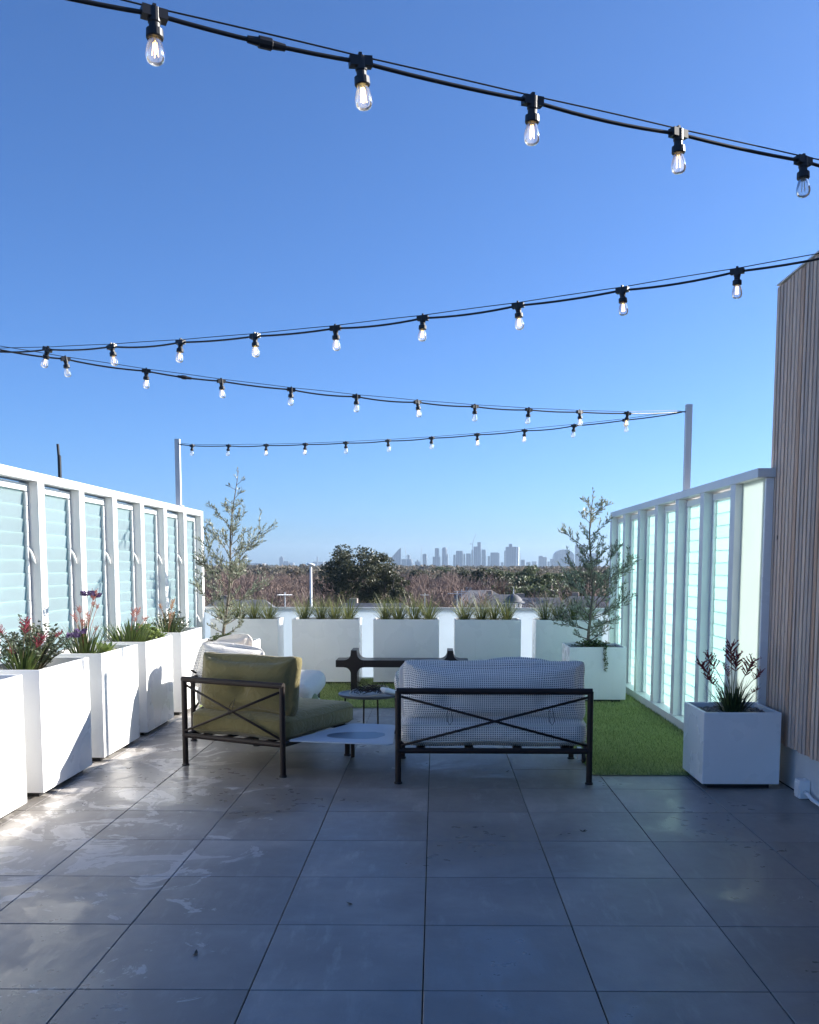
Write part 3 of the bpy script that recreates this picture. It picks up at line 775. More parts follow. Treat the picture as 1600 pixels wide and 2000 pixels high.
pillow('pillow', (.62, 1.14, .580), (R(-22), 0, R(-6)), .52, .44, .13, M['check'], 'checked pillow leaning on the right inside of the sofa back', 13)
pillow('pillow', (-.13, 1.40, .52), (R(-20), 0, R(70)), .40, .36, .12, M['check'], 'small checked pillow at the left arm side of the sofa', 14)

# slate plate joining chair and sofa
def plate():
    m, t, b = nodes('blue_slate_plate')
    g = N(t, 'ShaderNodeTexCoord'); nz = N(t, 'ShaderNodeTexNoise', Scale=6.0, Detail=6.0); t.links.new(g.outputs['Object'], nz.inputs['Vector'])
    wn = N(t, 'ShaderNodeTexNoise', Scale=2.6, Detail=3.0); mp = N(t, 'ShaderNodeMapping'); mp.inputs['Location'].default_value = (.35, .1, 0); t.links.new(g.outputs['Object'], mp.inputs[0]); t.links.new(mp.outputs[0], wn.inputs['Vector'])
    m3 = N(t, 'ShaderNodeMapping'); m3.inputs['Location'].default_value = (-.17, -.10, 0); m3.inputs['Scale'].default_value = (1.7, 2.9, 0); t.links.new(g.outputs['Object'], m3.inputs[0])
    ln = N(t, 'ShaderNodeVectorMath', operation='LENGTH'); t.links.new(m3.outputs[0], ln.inputs[0])
    sm = N(t, 'ShaderNodeMath', operation='MULTIPLY_ADD'); t.links.new(wn.outputs[0], sm.inputs[0]); sm.inputs[1].default_value = .5; t.links.new(ln.outputs['Value'], sm.inputs[2])
    wet = ramp(t, sm.outputs[0], [(.0, 1.0), (.62, 1.0), (.64, 0.0)])
    c = mixc(t, nz.outputs[0], (.40, .46, .52), (.50, .56, .62)); c = mixc(t, wet, c, (.06, .10, .15))
    t.links.new(c, b.inputs['Base Color']); t.links.new(mixc(t, wet, (.5,) * 3, (.30,) * 3), b.inputs['Roughness'])
    o = thing('corner_table', (-.6, 1.1, 0), 'thin blue grey slate plate joining the green chair and the check sofa', 'side table')
    P = [(-.985, .93), (-.245, .80), (-.262, 1.60), (-.60, 1.66)]
    pts = []
    def rc(p, q, s, rad=.045):
        p, q, s = Vector(p), Vector(q), Vector(s); a = (p - q).normalized() * rad; c_ = (s - q).normalized() * rad
        return [q + a * (1 - f) ** 2 + c_ * f ** 2 for f in (0, .25, .5, .75, 1)]
    for i in range(4): pts += rc(P[i - 1], P[i], P[(i + 1) % 4])
    n = len(pts); mb = MB()
    for z in (.247, .256): mb.v += [(p.x + .6, p.y - 1.1, z) for p in pts]
    mb.f = [tuple(range(n))[::-1], tuple(range(n, 2 * n))] + [(i, (i + 1) % n, n + (i + 1) % n, n + i) for i in range(n)]
    mb.build('top', m, o, bevel=.002)
    MB().box(.0, .36, .28, .31, .225, .2465).build('bracket', M['darkmetal'], o)
    MB().tube([(.012, .50, .004), (.012, .50, .246)], .016, 12).build('leg', M['darkmetal'], o)
plate()

# oat lounge seat behind the green chair, with its pillows
oc = thing('armchair', (-1.97, 3.52, 0), 'oat white lounge seat half hidden behind the green chair', 'lounge chair', rz=R(-90))
lounge_frame(oc, 1.25, .88, .52, ())
cushion('seat_cushion', 1.22, .95, .19, M['oat'], oc, (.625, .49, .375), r=.08, bulge=.03, seed=16, res=(26, 18, 8))
cushion('back_cushion', 1.20, .20, .25, M['oat'], oc, (.625, .13, .525), (R(-8), 0, 0), r=.065, bulge=.028, seed=17, pinch=.4, res=(26, 8, 14))
pillow('pillow', (-1.78, 2.96, .62), (R(-14), R(-8), R(-24)), .40, .40, .15, M['oat'], 'cream pillow with raised corner, highest of the pillows on the oat seat', 18)
pillow('pillow', (-1.94, 2.84, .60), (R(-10), 0, R(-70)), .30, .33, .12, M['check'], 'narrow checked pillow squeezed beside the cream pillow', 19)
pillow('pillow', (-1.72, 2.46, .60), (R(-32), R(4), R(-12)), .58, .40, .15, M['check'], 'large checked pillow lying against the green chair back', 20)
ot = thing('ottoman', (-1.19, 2.52, 0), 'round sage ottoman with pale piping beside the oat seat', 'ottoman')
MB().lathe([(.20, .03), (.225, .05), (.235, .20), (.235, .30), (.225, .345), (.19, .375), (.10, .39), (.0, .393)], 40).build('cushion', M['sage'], ot, smooth=True)
MB().tube([(.2365 * math.cos(a), .2365 * math.sin(a), .315) for a in np.linspace(0, 2 * math.pi, 49)], .006, 6, cap=False).build('piping', M['piping'], ot, smooth=True)
for a in (0.6, 2.2, 3.7, 5.3): MB().tube([(.16 * math.cos(a), .16 * math.sin(a), 0), (.16 * math.cos(a), .16 * math.sin(a), .04)], .012, 8).build('foot', M['black'], ot)

# coffee table with the ring of twigs
M['tabletop'] = mat('dark_zinc', (.10, .105, .105), .3, (.16, .165, .165), 7, metallic=.3)
ct = thing('coffee_table', (-.52, 2.62, 0), 'low round dark metal coffee table between the seats', 'coffee table')
MB().lathe([(.0, .338), (.262, .338), (.275, .345), (.278, .360), (.272, .362), (.262, .350), (.0, .349)], 48).build('top', M['tabletop'], ct, smooth=False)
for a in (0.35, 1.9, 3.5, 5.05): MB().tube([(.24 * math.cos(a), .24 * math.sin(a), 0), (.225 * math.cos(a), .225 * math.sin(a), .34)], .0075, 8).build('leg', M['darkmetal'], ct)
wr = thing('twig_wreath', (-.53, 2.62, .350), 'dark twig wreath with a pale hoop lying on the coffee table', 'wreath')
r_ = random.Random(9); tw = MB()
for i in range(110):
    a = r_.uniform(0, 6.28); rad = r_.uniform(.03, .165); p = Vector((rad * math.cos(a), rad * math.sin(a), r_.uniform(.01, .06))); d = Vector((-math.sin(a), math.cos(a), r_.uniform(-.2, .4)))
    l = r_.uniform(.05, .14); tw.tube([p, p + d * l * .5 + Vector((0, 0, .01)), p + d * l + Vector((r_.uniform(-.03, .03), r_.uniform(-.03, .03), r_.uniform(-.01, .03)))], [.003, .0025, .0012], 4)
tw.build('twigs', mat('dark_twig', (.035, .025, .02), .8), wr)
MB().tube([(.172 * math.cos(a), .172 * math.sin(a), .028 + .030 * math.sin(a + .6)) for a in np.linspace(0, 2 * math.pi, 41)], .0042, 6, cap=False).build('hoop', mat('pale_cane', (.55, .48, .38), .6), wr, smooth=True)
nk = cushion('napkin', .17, .14, .035, cloth('white_napkin', (.72, .72, .72), (.80, .80, .80)), None, (-.335, 2.56, .382), (R(4), R(14), R(20)), r=.016, bulge=.008, seed=33, wob=.02)
tag(nk, 'crumpled white cloth on the edge of the coffee table', 'cloth')

# dark bench with cross shaped ends
M['darkwood'] = mat('dark_stained_timber', (.012, .008, .008), .35, (.022, .014, .013), 6, spec=.5, stretch=(1, 12, 12))
bn = thing('bench', (-.335, 5.32, 0), 'low black timber bench with cross shaped ends in front of planters', 'bench')
MB().box(-.752, .752, -.16, .16, .312, .392).build('plank', M['darkwood'], bn, bevel=.004)
def cross(xc):
    def arc(cx_, cz, rr, a0, a1): return [(cx_ + rr * math.cos(a), cz + rr * math.sin(a)) for a in np.linspace(a0, a1, 8)]
    hw, R_, rs_ = .036, .075, .075
    zt, zb = .393, .311
    pr = [(-hw, 0.0)]
    pr += [(-hw - rs_ + rs_ * math.cos(a), zb - rs_ + rs_ * math.sin(a)) for a in np.linspace(0, math.pi / 2, 8)]
    pr += [(-hw - rs_ + rs_ * math.cos(a), zt + rs_ + rs_ * math.sin(a)) for a in np.linspace(-math.pi / 2, 0, 8)]
    pr += [(-hw + .004, .505)]
    pr = pr + [(-x, z) for (x, z) in pr[::-1]]
    n = len(pr); mb = MB()
    for yy in (-.166, .166): mb.v += [(xc + x, yy, z) for (x, z) in pr]
    mb.f = [tuple(range(n)), tuple(range(n, 2 * n))[::-1]] + [(i, n + i, n + (i + 1) % n, (i + 1) % n) for i in range(n)]
    return mb
for xc in (-.545, .548): cross(xc).build('cross_leg', M['darkwood'], bn)
r_ = random.Random(12); LM['dry_or_glint'] = leafmat('dry_leaf', (.05, .04, .03), (.14, .11, .08), .8, .1)
for k, (x, y, lb) in enumerate(((-.32, -1.56, 'dark curled leaf on the tiles left of the centre joint'), (.86, -.42, 'dark leaf scrap near the right joint of the wet tiles'), (-.86, -2.1, 'small leaf scrap on the near left tiles'), (1.2, .52, 'leaf scrap on the tiles by the turf corner'), (-2.16, 1.16, 'small leaf scrap beside the tall left planters'), (.55, 1.12, 'leaf scrap lying under the sofa'))):
    mb = MB()
    for j in range(3): strap(mb, (0, 0, .002), r_.uniform(0, 6.28), .026, .014, 1.45, -.5, 5)
    o = mb.build('dry_leaf', LM['dry_or_glint'], None, loc=(x, y, .0)); tag(o, lb, 'leaf')
# brake wheel seen under the sofa
cs = thing('trolley_caster', (1.118, 1.43, 0), 'small white and black caster standing under the right end of sofa', 'caster')
MB().lathe([(.0, -.014), (.034, -.014), (.042, -.008), (.042, .008), (.034, .014), (0, .014)], 24).build('wheel', M['black'], cs, loc=(.03, 0, .0425), rot=(0, R(90), 0))
MB().box(-.018, .012, -.03, .03, .03, .12).build('fork', M['white'], cs, bevel=.006)

# ------------------------------------------------------------------ poles and festoon lights
def pole(x, y, z0, z1, label, xa, name='light_pole'):
    t = thing(name, (x, y, z0), label, 'pole')
    MB().box(-.028, .028, -.028, .028, 0, z1 - z0).build('shaft', M['steelpole'], t, bevel=.004)
    MB().box(-.05, .05, -.05, .05, .0, .008).build('base_plate', M['steelpole'], t, bevel=.002)
    MB().tube([(0, 0, z1 - z0 - .065), (.05 * xa, 0, z1 - z0 - .065)], .006, 8).build('eye_bolt', M['black'], t)
    return t
pole(2.335, 3.26, 2.136, 2.925, 'white light pole on the right screen', -1)
pole(-2.93, 5.56, 2.136, 2.90, 'white light pole on the left screen', 1)
pole(-2.965, .33, 2.136, 2.90, 'white light pole just outside the left edge of picture', 1)
pole(-2.965, -4.45, 2.136, 2.90, 'white light pole beside the photographer', 1)

def bulb_glass():
    m, t, b = nodes('clear_bulb_glass')
    o = t.nodes['Material Output']; t.nodes.remove(b)
    tr = N(t, 'ShaderNodeBsdfTransparent'); tr.inputs[0].default_value = (.97, .97, .97, 1)
    gl = N(t, 'ShaderNodeBsdfGlossy'); gl.inputs['Roughness'].default_value = .04
    fr = N(t, 'ShaderNodeFresnel'); fr.inputs[0].default_value = 1.35
    mx = N(t, 'ShaderNodeMixShader'); t.links.new(fr.outputs[0], mx.inputs[0]); t.links.new(tr.outputs[0], mx.inputs[1]); t.links.new(gl.outputs[0], mx.inputs[2])
    tl = N(t, 'ShaderNodeBsdfTranslucent'); tl.inputs[0].default_value = (.95, .95, .95, 1)
    m2 = N(t, 'ShaderNodeMixShader'); m2.inputs[0].default_value = .14; t.links.new(mx.outputs[0], m2.inputs[1]); t.links.new(tl.outputs[0], m2.inputs[2])
    t.links.new(m2.outputs[0], o.inputs[0]); return m
M['bulb'] = bulb_glass()
def glow(name, col, s):
    m, t, b = nodes(name); b.inputs['Base Color'].default_value = (.5, .4, .2, 1)
    b.inputs['Emission Color'].default_value = (*col, 1); b.inputs['Emission Strength'].default_value = s; return m
M['fil'] = glow('warm_filament', (1, .62, .22), 2.2)
M['filhot'] = glow('bright_filament', (1, .72, .26), 6.0)
M['fildim'] = mat('phosphor_strip', (.75, .68, .55), .5)
holder = MB().lathe([(.0145, .010), (.0145, -.020), (.0125, -.023), (.0125, -.034), (.0188, -.0365), (.0195, -.053), (.0175, -.056), (.012, -.056)], 16)
holder.box(-.028, .028, -.0125, .0125, -.012, .010); holder.box(-.004, .004, -.006, .006, .0101, .020)
HM = holder.mesh('lamp_holder', M['black'])
BM_ = MB().lathe([(.0125, -.052), (.0140, -.060), (.0180, -.072), (.0210, -.085), (.0213, -.094), (.0187, -.104), (.012, -.1095), (.004, -.1112)], 20).mesh('bulb', M['bulb'], smooth=True)
def filament(m):
    f = MB()
    for a in (0, 1.57, 3.14, 4.71):
        f.tube([(.0035 * math.cos(a), .0035 * math.sin(a), -.060), (.0070 * math.cos(a), .0070 * math.sin(a), -.093)], .0011, 5)
    return f.mesh('filament', m)
FM = [filament(M['fildim']), filament(M['fil']), filament(M['filhot'])]
STR = {  # bulb positions along each run, and the two anchors
 1: dict(A=(-2.90, -4.44, 2.83), B=(2.36, -1.87, 2.81), n=11, z=(2.679, .0058, .0009), first=(-.5906, -3.3239), th=.4492, i0=-4, i1=7, lit={1: 2, 2: 1, 0: 1, 3: 1}, conn=.52,
         label='nearest string of festoon bulbs crossing the top of the picture'),
 2: dict(A=(-2.90, .37, 2.83), B=(2.36, -1.87, 2.80), z=(2.7294, -.0306, .0035), first=(-2.2629, .2184), th=-.4217, i0=-1, i1=11, lit={3: 2, 4: 1, 5: 1}, conn=None,
         label='festoon string rising from the left edge to the timber wall'),
 3: dict(A=(-2.90, .33, 2.84), B=(2.28, 3.26, 2.862), z=(2.7371, -.0300, .0033), first=(-2.2721, .5186), th=.4793, i0=-1, i1=10, lit={}, conn=1.5,
         label='festoon string falling from the left edge to the right pole'),
 4: dict(A=(-2.90, 5.47, 2.834), B=(2.28, 3.26, 2.858), z=(2.8011, -.0256, .0027), first=(-2.7124, 5.3617), th=-.3985, i0=0, i1=12, lit={}, conn=None,
         label='farthest festoon string between the two white poles')}
for k, S in STR.items():
    r_ = random.Random(k * 7)
    A, B = Vector(S['A']), Vector(S['B']); t = thing('festoon_string', A, S['label'], 'string lights', 'festoon strings over the terrace')
    P = []
    for i in range(S['i0'], S['i1']):
        z = S['z'][0] + S['z'][1] * i + S['z'][2] * i * i
        p = Vector((S['first'][0] + .49 * i * math.cos(S['th']), S['first'][1] + .49 * i * math.sin(S['th']), z)) - A
        L = (B - A); f = p.xy.dot(L.xy) / L.xy.length_squared
        if .015 < f < .99: P.append((i, p))
    path = [Vector((0, 0, 0))] + [p for _, p in P] + [B - A]
    cab = []; wire = []
    for a, b2 in zip(path[:-1], path[1:]):
        sg = r_.uniform(.004, .014) * min(1, (b2 - a).length / .49)
        for j in range(8):
            f = j / 8; q = a.lerp(b2, f)
            cab.append(q + Vector((0, 0, -sg * 4 * f * (1 - f) - .001))); wire.append(q + Vector((0, 0, .0125 + sg * .4 * 4 * f * (1 - f) * .4)))
    cab.append(path[-1]); wire.append(path[-1])
    MB().tube(cab, .0052, 8).build('cable', M['black'], t, smooth=True)
    MB().tube(wire, .0021, 5).build('support_wire', M['black'], t, smooth=True)
    for i, p in P:
        tl = (r_.uniform(-.13, .13), r_.uniform(-.10, .10), S['th'] + r_.uniform(-.2, .2))
        if k == 2 and i == 0: tl = (.1, .42, S['th'])
        if k == 2 and i == 1: tl = (.0, -.20, S['th'])
        h = link('lamp_holder', HM, t, p, tl)
        link('bulb', BM_, h); link('filament', FM[S['lit'].get(i, 1 if (k == 2 or r_.random() < .4) else 0)], h)
    if S['conn'] is not None:
        i = S['conn']; z = S['z'][0] + S['z'][1] * i + S['z'][2] * i * i
        p = Vector((S['first'][0] + .49 * i * math.cos(S['th']), S['first'][1] + .49 * i * math.sin(S['th']), z - .008)) - A
        dx = Vector((math.cos(S['th']), math.sin(S['th']), S['z'][1] / .49))
        MB().tube([p - dx * .045, p - dx * .02, p - dx * .018, p + dx * .012, p + dx * .014, p + dx * .045], [.008, .010, .0135, .0135, .010, .008], 10).build('connector', M['black'], t)

# ------------------------------------------------------------------ beyond the terrace
GZ = -9.0
def bearing(u, D):      # sideways offset for a direction seen u across, D metres off
    return .037 + (u - 850) / F * D
def zat(v, D): return 1.462 - (v - 1104.7) * D / F
M['ground'] = mat('ground_far', (.05, .055, .035), .95, (.09, .08, .055), .02, coords='Object')
gm = MB().poly([(-9000, -3000, GZ), (9000, -3000, GZ), (9000, 11500, GZ), (-9000, 11500, GZ)], [(0, 1, 2, 3)]).build('ground', M['ground']); tag(gm, kind='structure')
# the block of flats the terrace stands on
own = MB().box(-3.4, 6.5, -14, 6.72, GZ, -.352).build('apartment_building', M['plinth']); tag(own, 'pale apartment block carrying the roof terrace', 'building')

LM['gum'] = leafmat('gum_leaf', (.03, .038, .02), (.125, .13, .068), .5, .25)
LM['gum2'] = leafmat('evergreen_leaf', (.055, .078, .042), (.18, .21, .11), .5, .3)
M['twig'] = mat('bare_twig', (.20, .135, .115), .9, (.27, .20, .165), .7)
M['gumbark'] = mat('gum_bark', (.20, .17, .14), .85, (.10, .08, .07), 2)
def crown_mesh(seed, rx, rz, nclump, per, leafs, mt, flat=1.0):
    rg = np.random.default_rng(seed); V = []
    for c in range(nclump):
        th = rg.uniform(0, 2 * np.pi); cz = rg.uniform(-.75, 1); q = rg.uniform(.55, 1.0)
        rr = math.sqrt(max(0, 1 - cz * cz * .9)) * q
        cen = np.array([rr * math.cos(th) * rx, rr * math.sin(th) * rx, cz * rz * q * flat])
        cr = rg.uniform(.16, .30) * rx
        d = rg.normal(0, 1, (per, 3)); d /= np.linalg.norm(d, axis=1)[:, None]
        p = cen + d * cr * rg.uniform(.55, 1.0, (per, 1)) * np.array([1, 1, .75])
        a = rg.normal(0, 1, (per, 3)); a /= np.linalg.norm(a, axis=1)[:, None]
        b = np.cross(a, rg.normal(0, 1, (per, 3))); b /= np.linalg.norm(b, axis=1)[:, None]
        s = leafs * rg.uniform(.6, 1.3, (per, 1))
        V.append(np.stack([p - a * s, p + b * s * .5, p + a * s, p - b * s * .5], 1).reshape(-1, 3))
    V = np.concatenate(V); return np_mesh('crown', V, np.arange(len(V)).reshape(-1, 4), 4, LM[mt])
def tree_limbs(seed, h, rx, mt, r0=.28, n=9):
    r = random.Random(seed); mb = MB()
    mb.tube([(0, 0, 0), (r.uniform(-.2, .2), 0, h * .25), (r.uniform(-.4, .4), r.uniform(-.3, .3), h * .55), (0, 0, h * .85)], [r0, r0 * .75, r0 * .5, r0 * .15], 7)
    for i in range(n):
        a = i * 2.4; z0 = h * r.uniform(.3, .6); L = rx * r.uniform(.5, .9)
        mb.tube([(0, 0, z0), (math.cos(a) * L * .5, math.sin(a) * L * .5, z0 + h * .14), (math.cos(a) * L, math.sin(a) * L, z0 + h * r.uniform(.2, .36))], [r0 * .4, r0 * .25, r0 * .08], 5)
    return mb.mesh('trunk', M[mt])
def big_tree(name, loc, label, trunk, crown, cz, group=None, s=(1, 1, 1), rz=0):
    t = thing(name, loc, label, 'tree', group, rz); t.scale = s
    link('trunk', trunk, t); link('crown', crown, t, (0, 0, cz)); return t
# the large gum in the middle
D = 95
gt = tree_limbs(3, 10.6, 3.6, 'gumbark', .26, 12)
gcm = crown_mesh(7, 3.85, 2.75, 90, 150, .13, 'gum')
big_tree('gum_tree', (bearing(705, D), D - 5.56, GZ), 'large dark rounded gum tree rising above the horizon left of centre', gt, gcm, 9.45)
gcm2 = crown_mesh(8, 2.3, 2.2, 46, 130, .13, 'gum')
big_tree('gum_tree', (bearing(752, D - 3), D - 8.0, GZ), 'lower dark gum shoulder at the right side of the large gum', gt, gcm2, 7.9, s=(1, 1, 1))
big_tree('gum_tree', (bearing(640, D + 18), D + 12, GZ), 'small dark rounded tree at the left foot of the large gum', gt, crown_mesh(9, 1.9, 1.7, 36, 110, .13, 'gum'), 8.0)
# evergreens on the right
EV = [(tree_limbs(20 + i, 9, 3.2, 'gumbark', .22, 8), crown_mesh(30 + i, 3.2, 2.4, 48, 95, .20, 'gum2' if i % 2 else 'gum')) for i in range(4)]
rg = random.Random(77)
EVL = [(945, 150, 1112), (965, 165, 1112), (955, 120, 1130), (985, 170, 1118), (1000, 130, 1122), (1020, 190, 1116), (1035, 140, 1114), (1055, 110, 1110), (1060, 150, 1128), (1078, 200, 1118), (1095, 130, 1122), (1112, 170, 1114), (1130, 120, 1120), (1150, 160, 1116), (1170, 130, 1122), (1190, 180, 1118), (1018, 95, 1141), (1042, 88, 1146), (1085, 92, 1142), (1120, 90, 1146), (1160, 92, 1140), (975, 100, 1146), (1210, 120, 1120), (1235, 150, 1116), (905, 230, 1108), (860, 260, 1108), (820, 240, 1110)]
for i, (u, D, v) in enumerate(EVL):
    tr, cr = EV[i % 4]; s = (zat(v, D) - GZ) / 10.6 * rg.uniform(.96, 1.03)
    big_tree('evergreen_tree', (bearing(u, D), D - 5.56, GZ), 'dense green evergreen tree in the suburb beyond the balustrade', tr, cr, 8.2, 'evergreens beyond the balustrade', (s * rg.uniform(.85, 1.1), s, s), rg.uniform(0, 6.28))
# bare winter trees
def bare(seed):
    r = random.Random(seed); mb = MB()
    def br(p, d, l, rad, lv):
        q = p + d * l * .5 + Vector((r.uniform(-1, 1), r.uniform(-1, 1), 0)) * l * .05; e = p + d * l
        mb.tube([p, q, e], [rad, rad * .8, rad * .6], 3 if lv > 1 else 5, cap=False)
        if lv >= 6: return
        for k in range(3 if lv < 5 else 2):
            o = Quaternion(d, r.uniform(0, 6.28)) @ d.orthogonal().normalized()
            nd = (d * .82 + o * r.uniform(.35, .75) + Vector((0, 0, .22))).normalized()
            br(p.lerp(e, r.uniform(.55, 1)), nd, l * r.uniform(.62, .80), max(.012, rad * .58), lv + 1)
    br(Vector((0, 0, 0)), Vector((0, 0, 1)), 2.7, .17, 0)
    zz = max(v[2] for v in mb.v); me = mb.mesh('branches', M['twig']); return me, zz
BT = [bare(100 + i) for i in range(5)]
rg = random.Random(5)
for i in range(96):
    D = 62 + 190 * rg.random() ** 1.1; u = rg.uniform(385, 945) if i % 6 else rg.uniform(940, 1240)
    if D < 92 and 640 < u < 780: D += 40
    me, zz = BT[i % 5]; vt = rg.uniform(1111, 1124) if D > 90 else rg.uniform(1122, 1142)
    s = (zat(vt, D) - GZ) / zz
    t = thing('bare_tree', (bearing(u, D), D - 5.56, GZ), 'leafless brown winter tree in the mass beyond the balustrade', 'tree', 'bare trees beyond the balustrade', rg.uniform(0, 6.28))
    t.scale = (s * 1.25, s * 1.25, s); link('branches', me, t)
# distant canopy and suburb: one mass to the horizon
def canopy():
    rg = np.random.default_rng(12); V = []
    for i in range(4200):
        D = 235 * (4600 / 235) ** rg.random(); x = rg.uniform(-.34, .34) * D; y = D - 5.56
        far = D > 800
        h = rg.uniform(5, 10.2) if not far else rg.uniform(6, 11.5); rr = rg.uniform(2.0, 4.2) * (1 if not far else 1.7); n = 80 if D < 500 else 45
        d = rg.normal(0, 1, (n, 3)); d /= np.linalg.norm(d, axis=1)[:, None]
        p = d * rg.uniform(.5, 1.0, (n, 1)) * np.array([rr, rr, rr * .75]) + np.array([x, y, GZ + h - rr * .75])
        a = rg.normal(0, 1, (n, 3)); a /= np.linalg.norm(a, axis=1)[:, None]
        b = np.cross(a, rg.normal(0, 1, (n, 3))); b /= np.linalg.norm(b, axis=1)[:, None]
        s = (.5 if D < 500 else .9) * (1.6 if far else 1) * rg.uniform(.6, 1.3, (n, 1))
        V.append(np.stack([p - a * s, p + b * s * .7, p + a * s, p - b * s * .7], 1).reshape(-1, 3))
    V = np.concatenate(V)
    return np_mesh('distant_trees', V, np.arange(len(V)).reshape(-1, 4), 4, leafmat('distant_foliage', (.08, .085, .06), (.27, .22, .17), .8, .3))
cn = link('distant_trees', canopy()); tag(cn, 'hazy far tree canopy of the suburbs reaching the horizon', 'trees', kind='stuff')

# neighbouring roofs, antennas, cupola, street lamp
M['roof'] = mat('slate_roof', (.12, .12, .13), .7, (.17, .17, .18), 3); M['houseb'] = mat('house_brick', (.30, .24, .20), .85, (.36, .31, .27), 5)
M['cream'] = mat('cream_render', (.62, .60, .55), .7)
def house(u, D, v, w_, d_, label, rz=0):
    zr = zat(v, D); t = thing('house', (bearing(u, D), D - 5.56, GZ), label, 'house', rz=rz); hgt = zr - GZ; e = hgt - w_ * .28
    MB().box(-w_ / 2, w_ / 2, -d_ / 2, d_ / 2, 0, e).build('wall', M['houseb'], t)
    a, b = w_ / 2 + .4, d_ / 2 + .4
    rf = MB().poly([(-a, -b, e - .1), (a, -b, e - .1), (a, b, e - .1), (-a, b, e - .1), (-a * .35, 0, hgt), (a * .35, 0, hgt)], [(0, 1, 5, 4), (1, 2, 5), (2, 3, 4, 5), (3, 0, 4), (3, 2, 1, 0)]).build('roof', M['roof'], t)
    MB().box(-a * .30, -a * .30 + .45, .3, .8, e, hgt + .25).build('chimney', M['houseb'], rf)
    for x in (-w_ * .28, w_ * .28):
        f = MB().box(x - .6, x + .6, -d_ / 2 - .04, -d_ / 2 - .005, e - 2.1, e - .8).build('window', M['white'], t)
        MB().box(x - .5, x + .5, -d_ / 2 - .055, -d_ / 2 - .041, e - 2.0, e - .9).build('pane', M['tabletop'], f)
    return t
house(1050, 62, 1166, 7.5, 8, 'grey hipped roof house right of the small domed cupola', R(8))
house(978, 72, 1160, 6.5, 8, 'grey roofed house with chimney left of the domed cupola', R(-6))
house(935, 85, 1152, 6, 8, 'grey roofed house half hidden by trees left of the cupola', R(12))
house(1150, 66, 1163, 7, 8, 'dark roofed house behind the right olive tree', R(-10))
house(470, 60, 1172, 8, 8, 'dark roofed house behind the left olive tree', R(5))
house(730, 55, 1178, 9, 8, 'low dark roof just over the balustrade below the large gum', R(-4))
cp = thing('cupola', (bearing(1003, 52), 52 - 5.56, GZ), 'small cupola with dark dome, white cornice and finial', 'cupola')
zc = zat(1176, 52) - GZ; s_ = 52 / F
MB().box(-.55, .55, -.55, .55, 0, zc - .55).build('tower', M['houseb'], cp)
MB().lathe([(.62, 0), (.62, .06), (.58, .07)], 8, (0, 0, zc - .56)).build('cornice', M['white'], cp)
for a in np.arange(8) * math.pi / 4 + .39: MB().tube([(.42 * math.cos(a), .42 * math.sin(a), zc - .50), (.42 * math.cos(a), .42 * math.sin(a), zc)], .045, 8).build('column', M['white'], cp)
MB().lathe([(.60, 0), (.60, .05), (.50, .07), (.46, .16), (.36, .30), (.20, .41), (.05, .47), (.03, .5)], 20, (0, 0, zc)).build('dome', M['roof'], cp, smooth=True)
MB().box(-.58, .58, -.58, .58, zc - .02, zc - .001).build('ceiling', M['white'], cp)
MB().lathe([(.03, 0), (.02, .1), (.035, .13), (.012, .2), (.006, .36), (.0, .37)], 10, (0, 0, zc + .49)).build('finial', M['white'], cp)
def antenna(u, D, v, w_, label):
    z = zat(v, D); t = thing('tv_antenna', (bearing(u, D), D - 5.56, GZ), label, 'antenna'); h = z - GZ
    MB().tube([(0, 0, 0), (0, 0, h + .1)], .02, 6).build('mast', M['steelpole'], t)
    MB().tube([(-w_ / 2, 0, h), (w_ / 2, 0, h)], .014, 6).build('boom', M['steelpole'], t)
    for i, x in enumerate(np.linspace(-w_ / 2, w_ / 2, 9)): MB().tube([(x, -.3 + .01 * i, h + .012), (x, .3 - .01 * i, h + .012)], .008, 5).build('element', M['steelpole'], t)
antenna(557, 32, 1163, .42, 'white rooftop antenna low at left, beside the lamp post'); antenna(893, 44, 1159, .85, 'long white rooftop antenna right of the bare trees'); antenna(902, 46, 1155, .75, 'upper white rooftop antenna right of the bare trees'); antenna(830, 46, 1162, .4, 'small rooftop antenna in front of the bare trees')
D = 30
lp = thing('street_lamp', (bearing(608, D), D - 5.56, GZ), 'white street lamp post with flat head in front of bare trees', 'street lamp')
h = zat(1104, D) - GZ
MB().tube([(0, 0, 0), (0, 0, h * .5), (0, 0, h - .02)], [.075, .05, .036], 12).build('pole', M['white'], lp, smooth=True)
MB().lathe([(.02, -.03), (.09, -.02), (.135, .0), (.135, .02), (.11, .04), (.03, .05)], 20).build('head', M['white'], lp, smooth=True, loc=(-.0, 0, h), rot=(0, R(7), 0))
fl = thing('flue_pipe', (-4.0, 4.80, GZ), 'thin black pipe rising above the left screen', 'pipe')
MB().tube([(0, 0, 0), (0, 0, -GZ + 2.62), (-.006, 0, -GZ + 2.63), (-.012, 0, -GZ + 2.745)], [.019, .019, .014, .014], 10).build('tube', M['black'], fl)

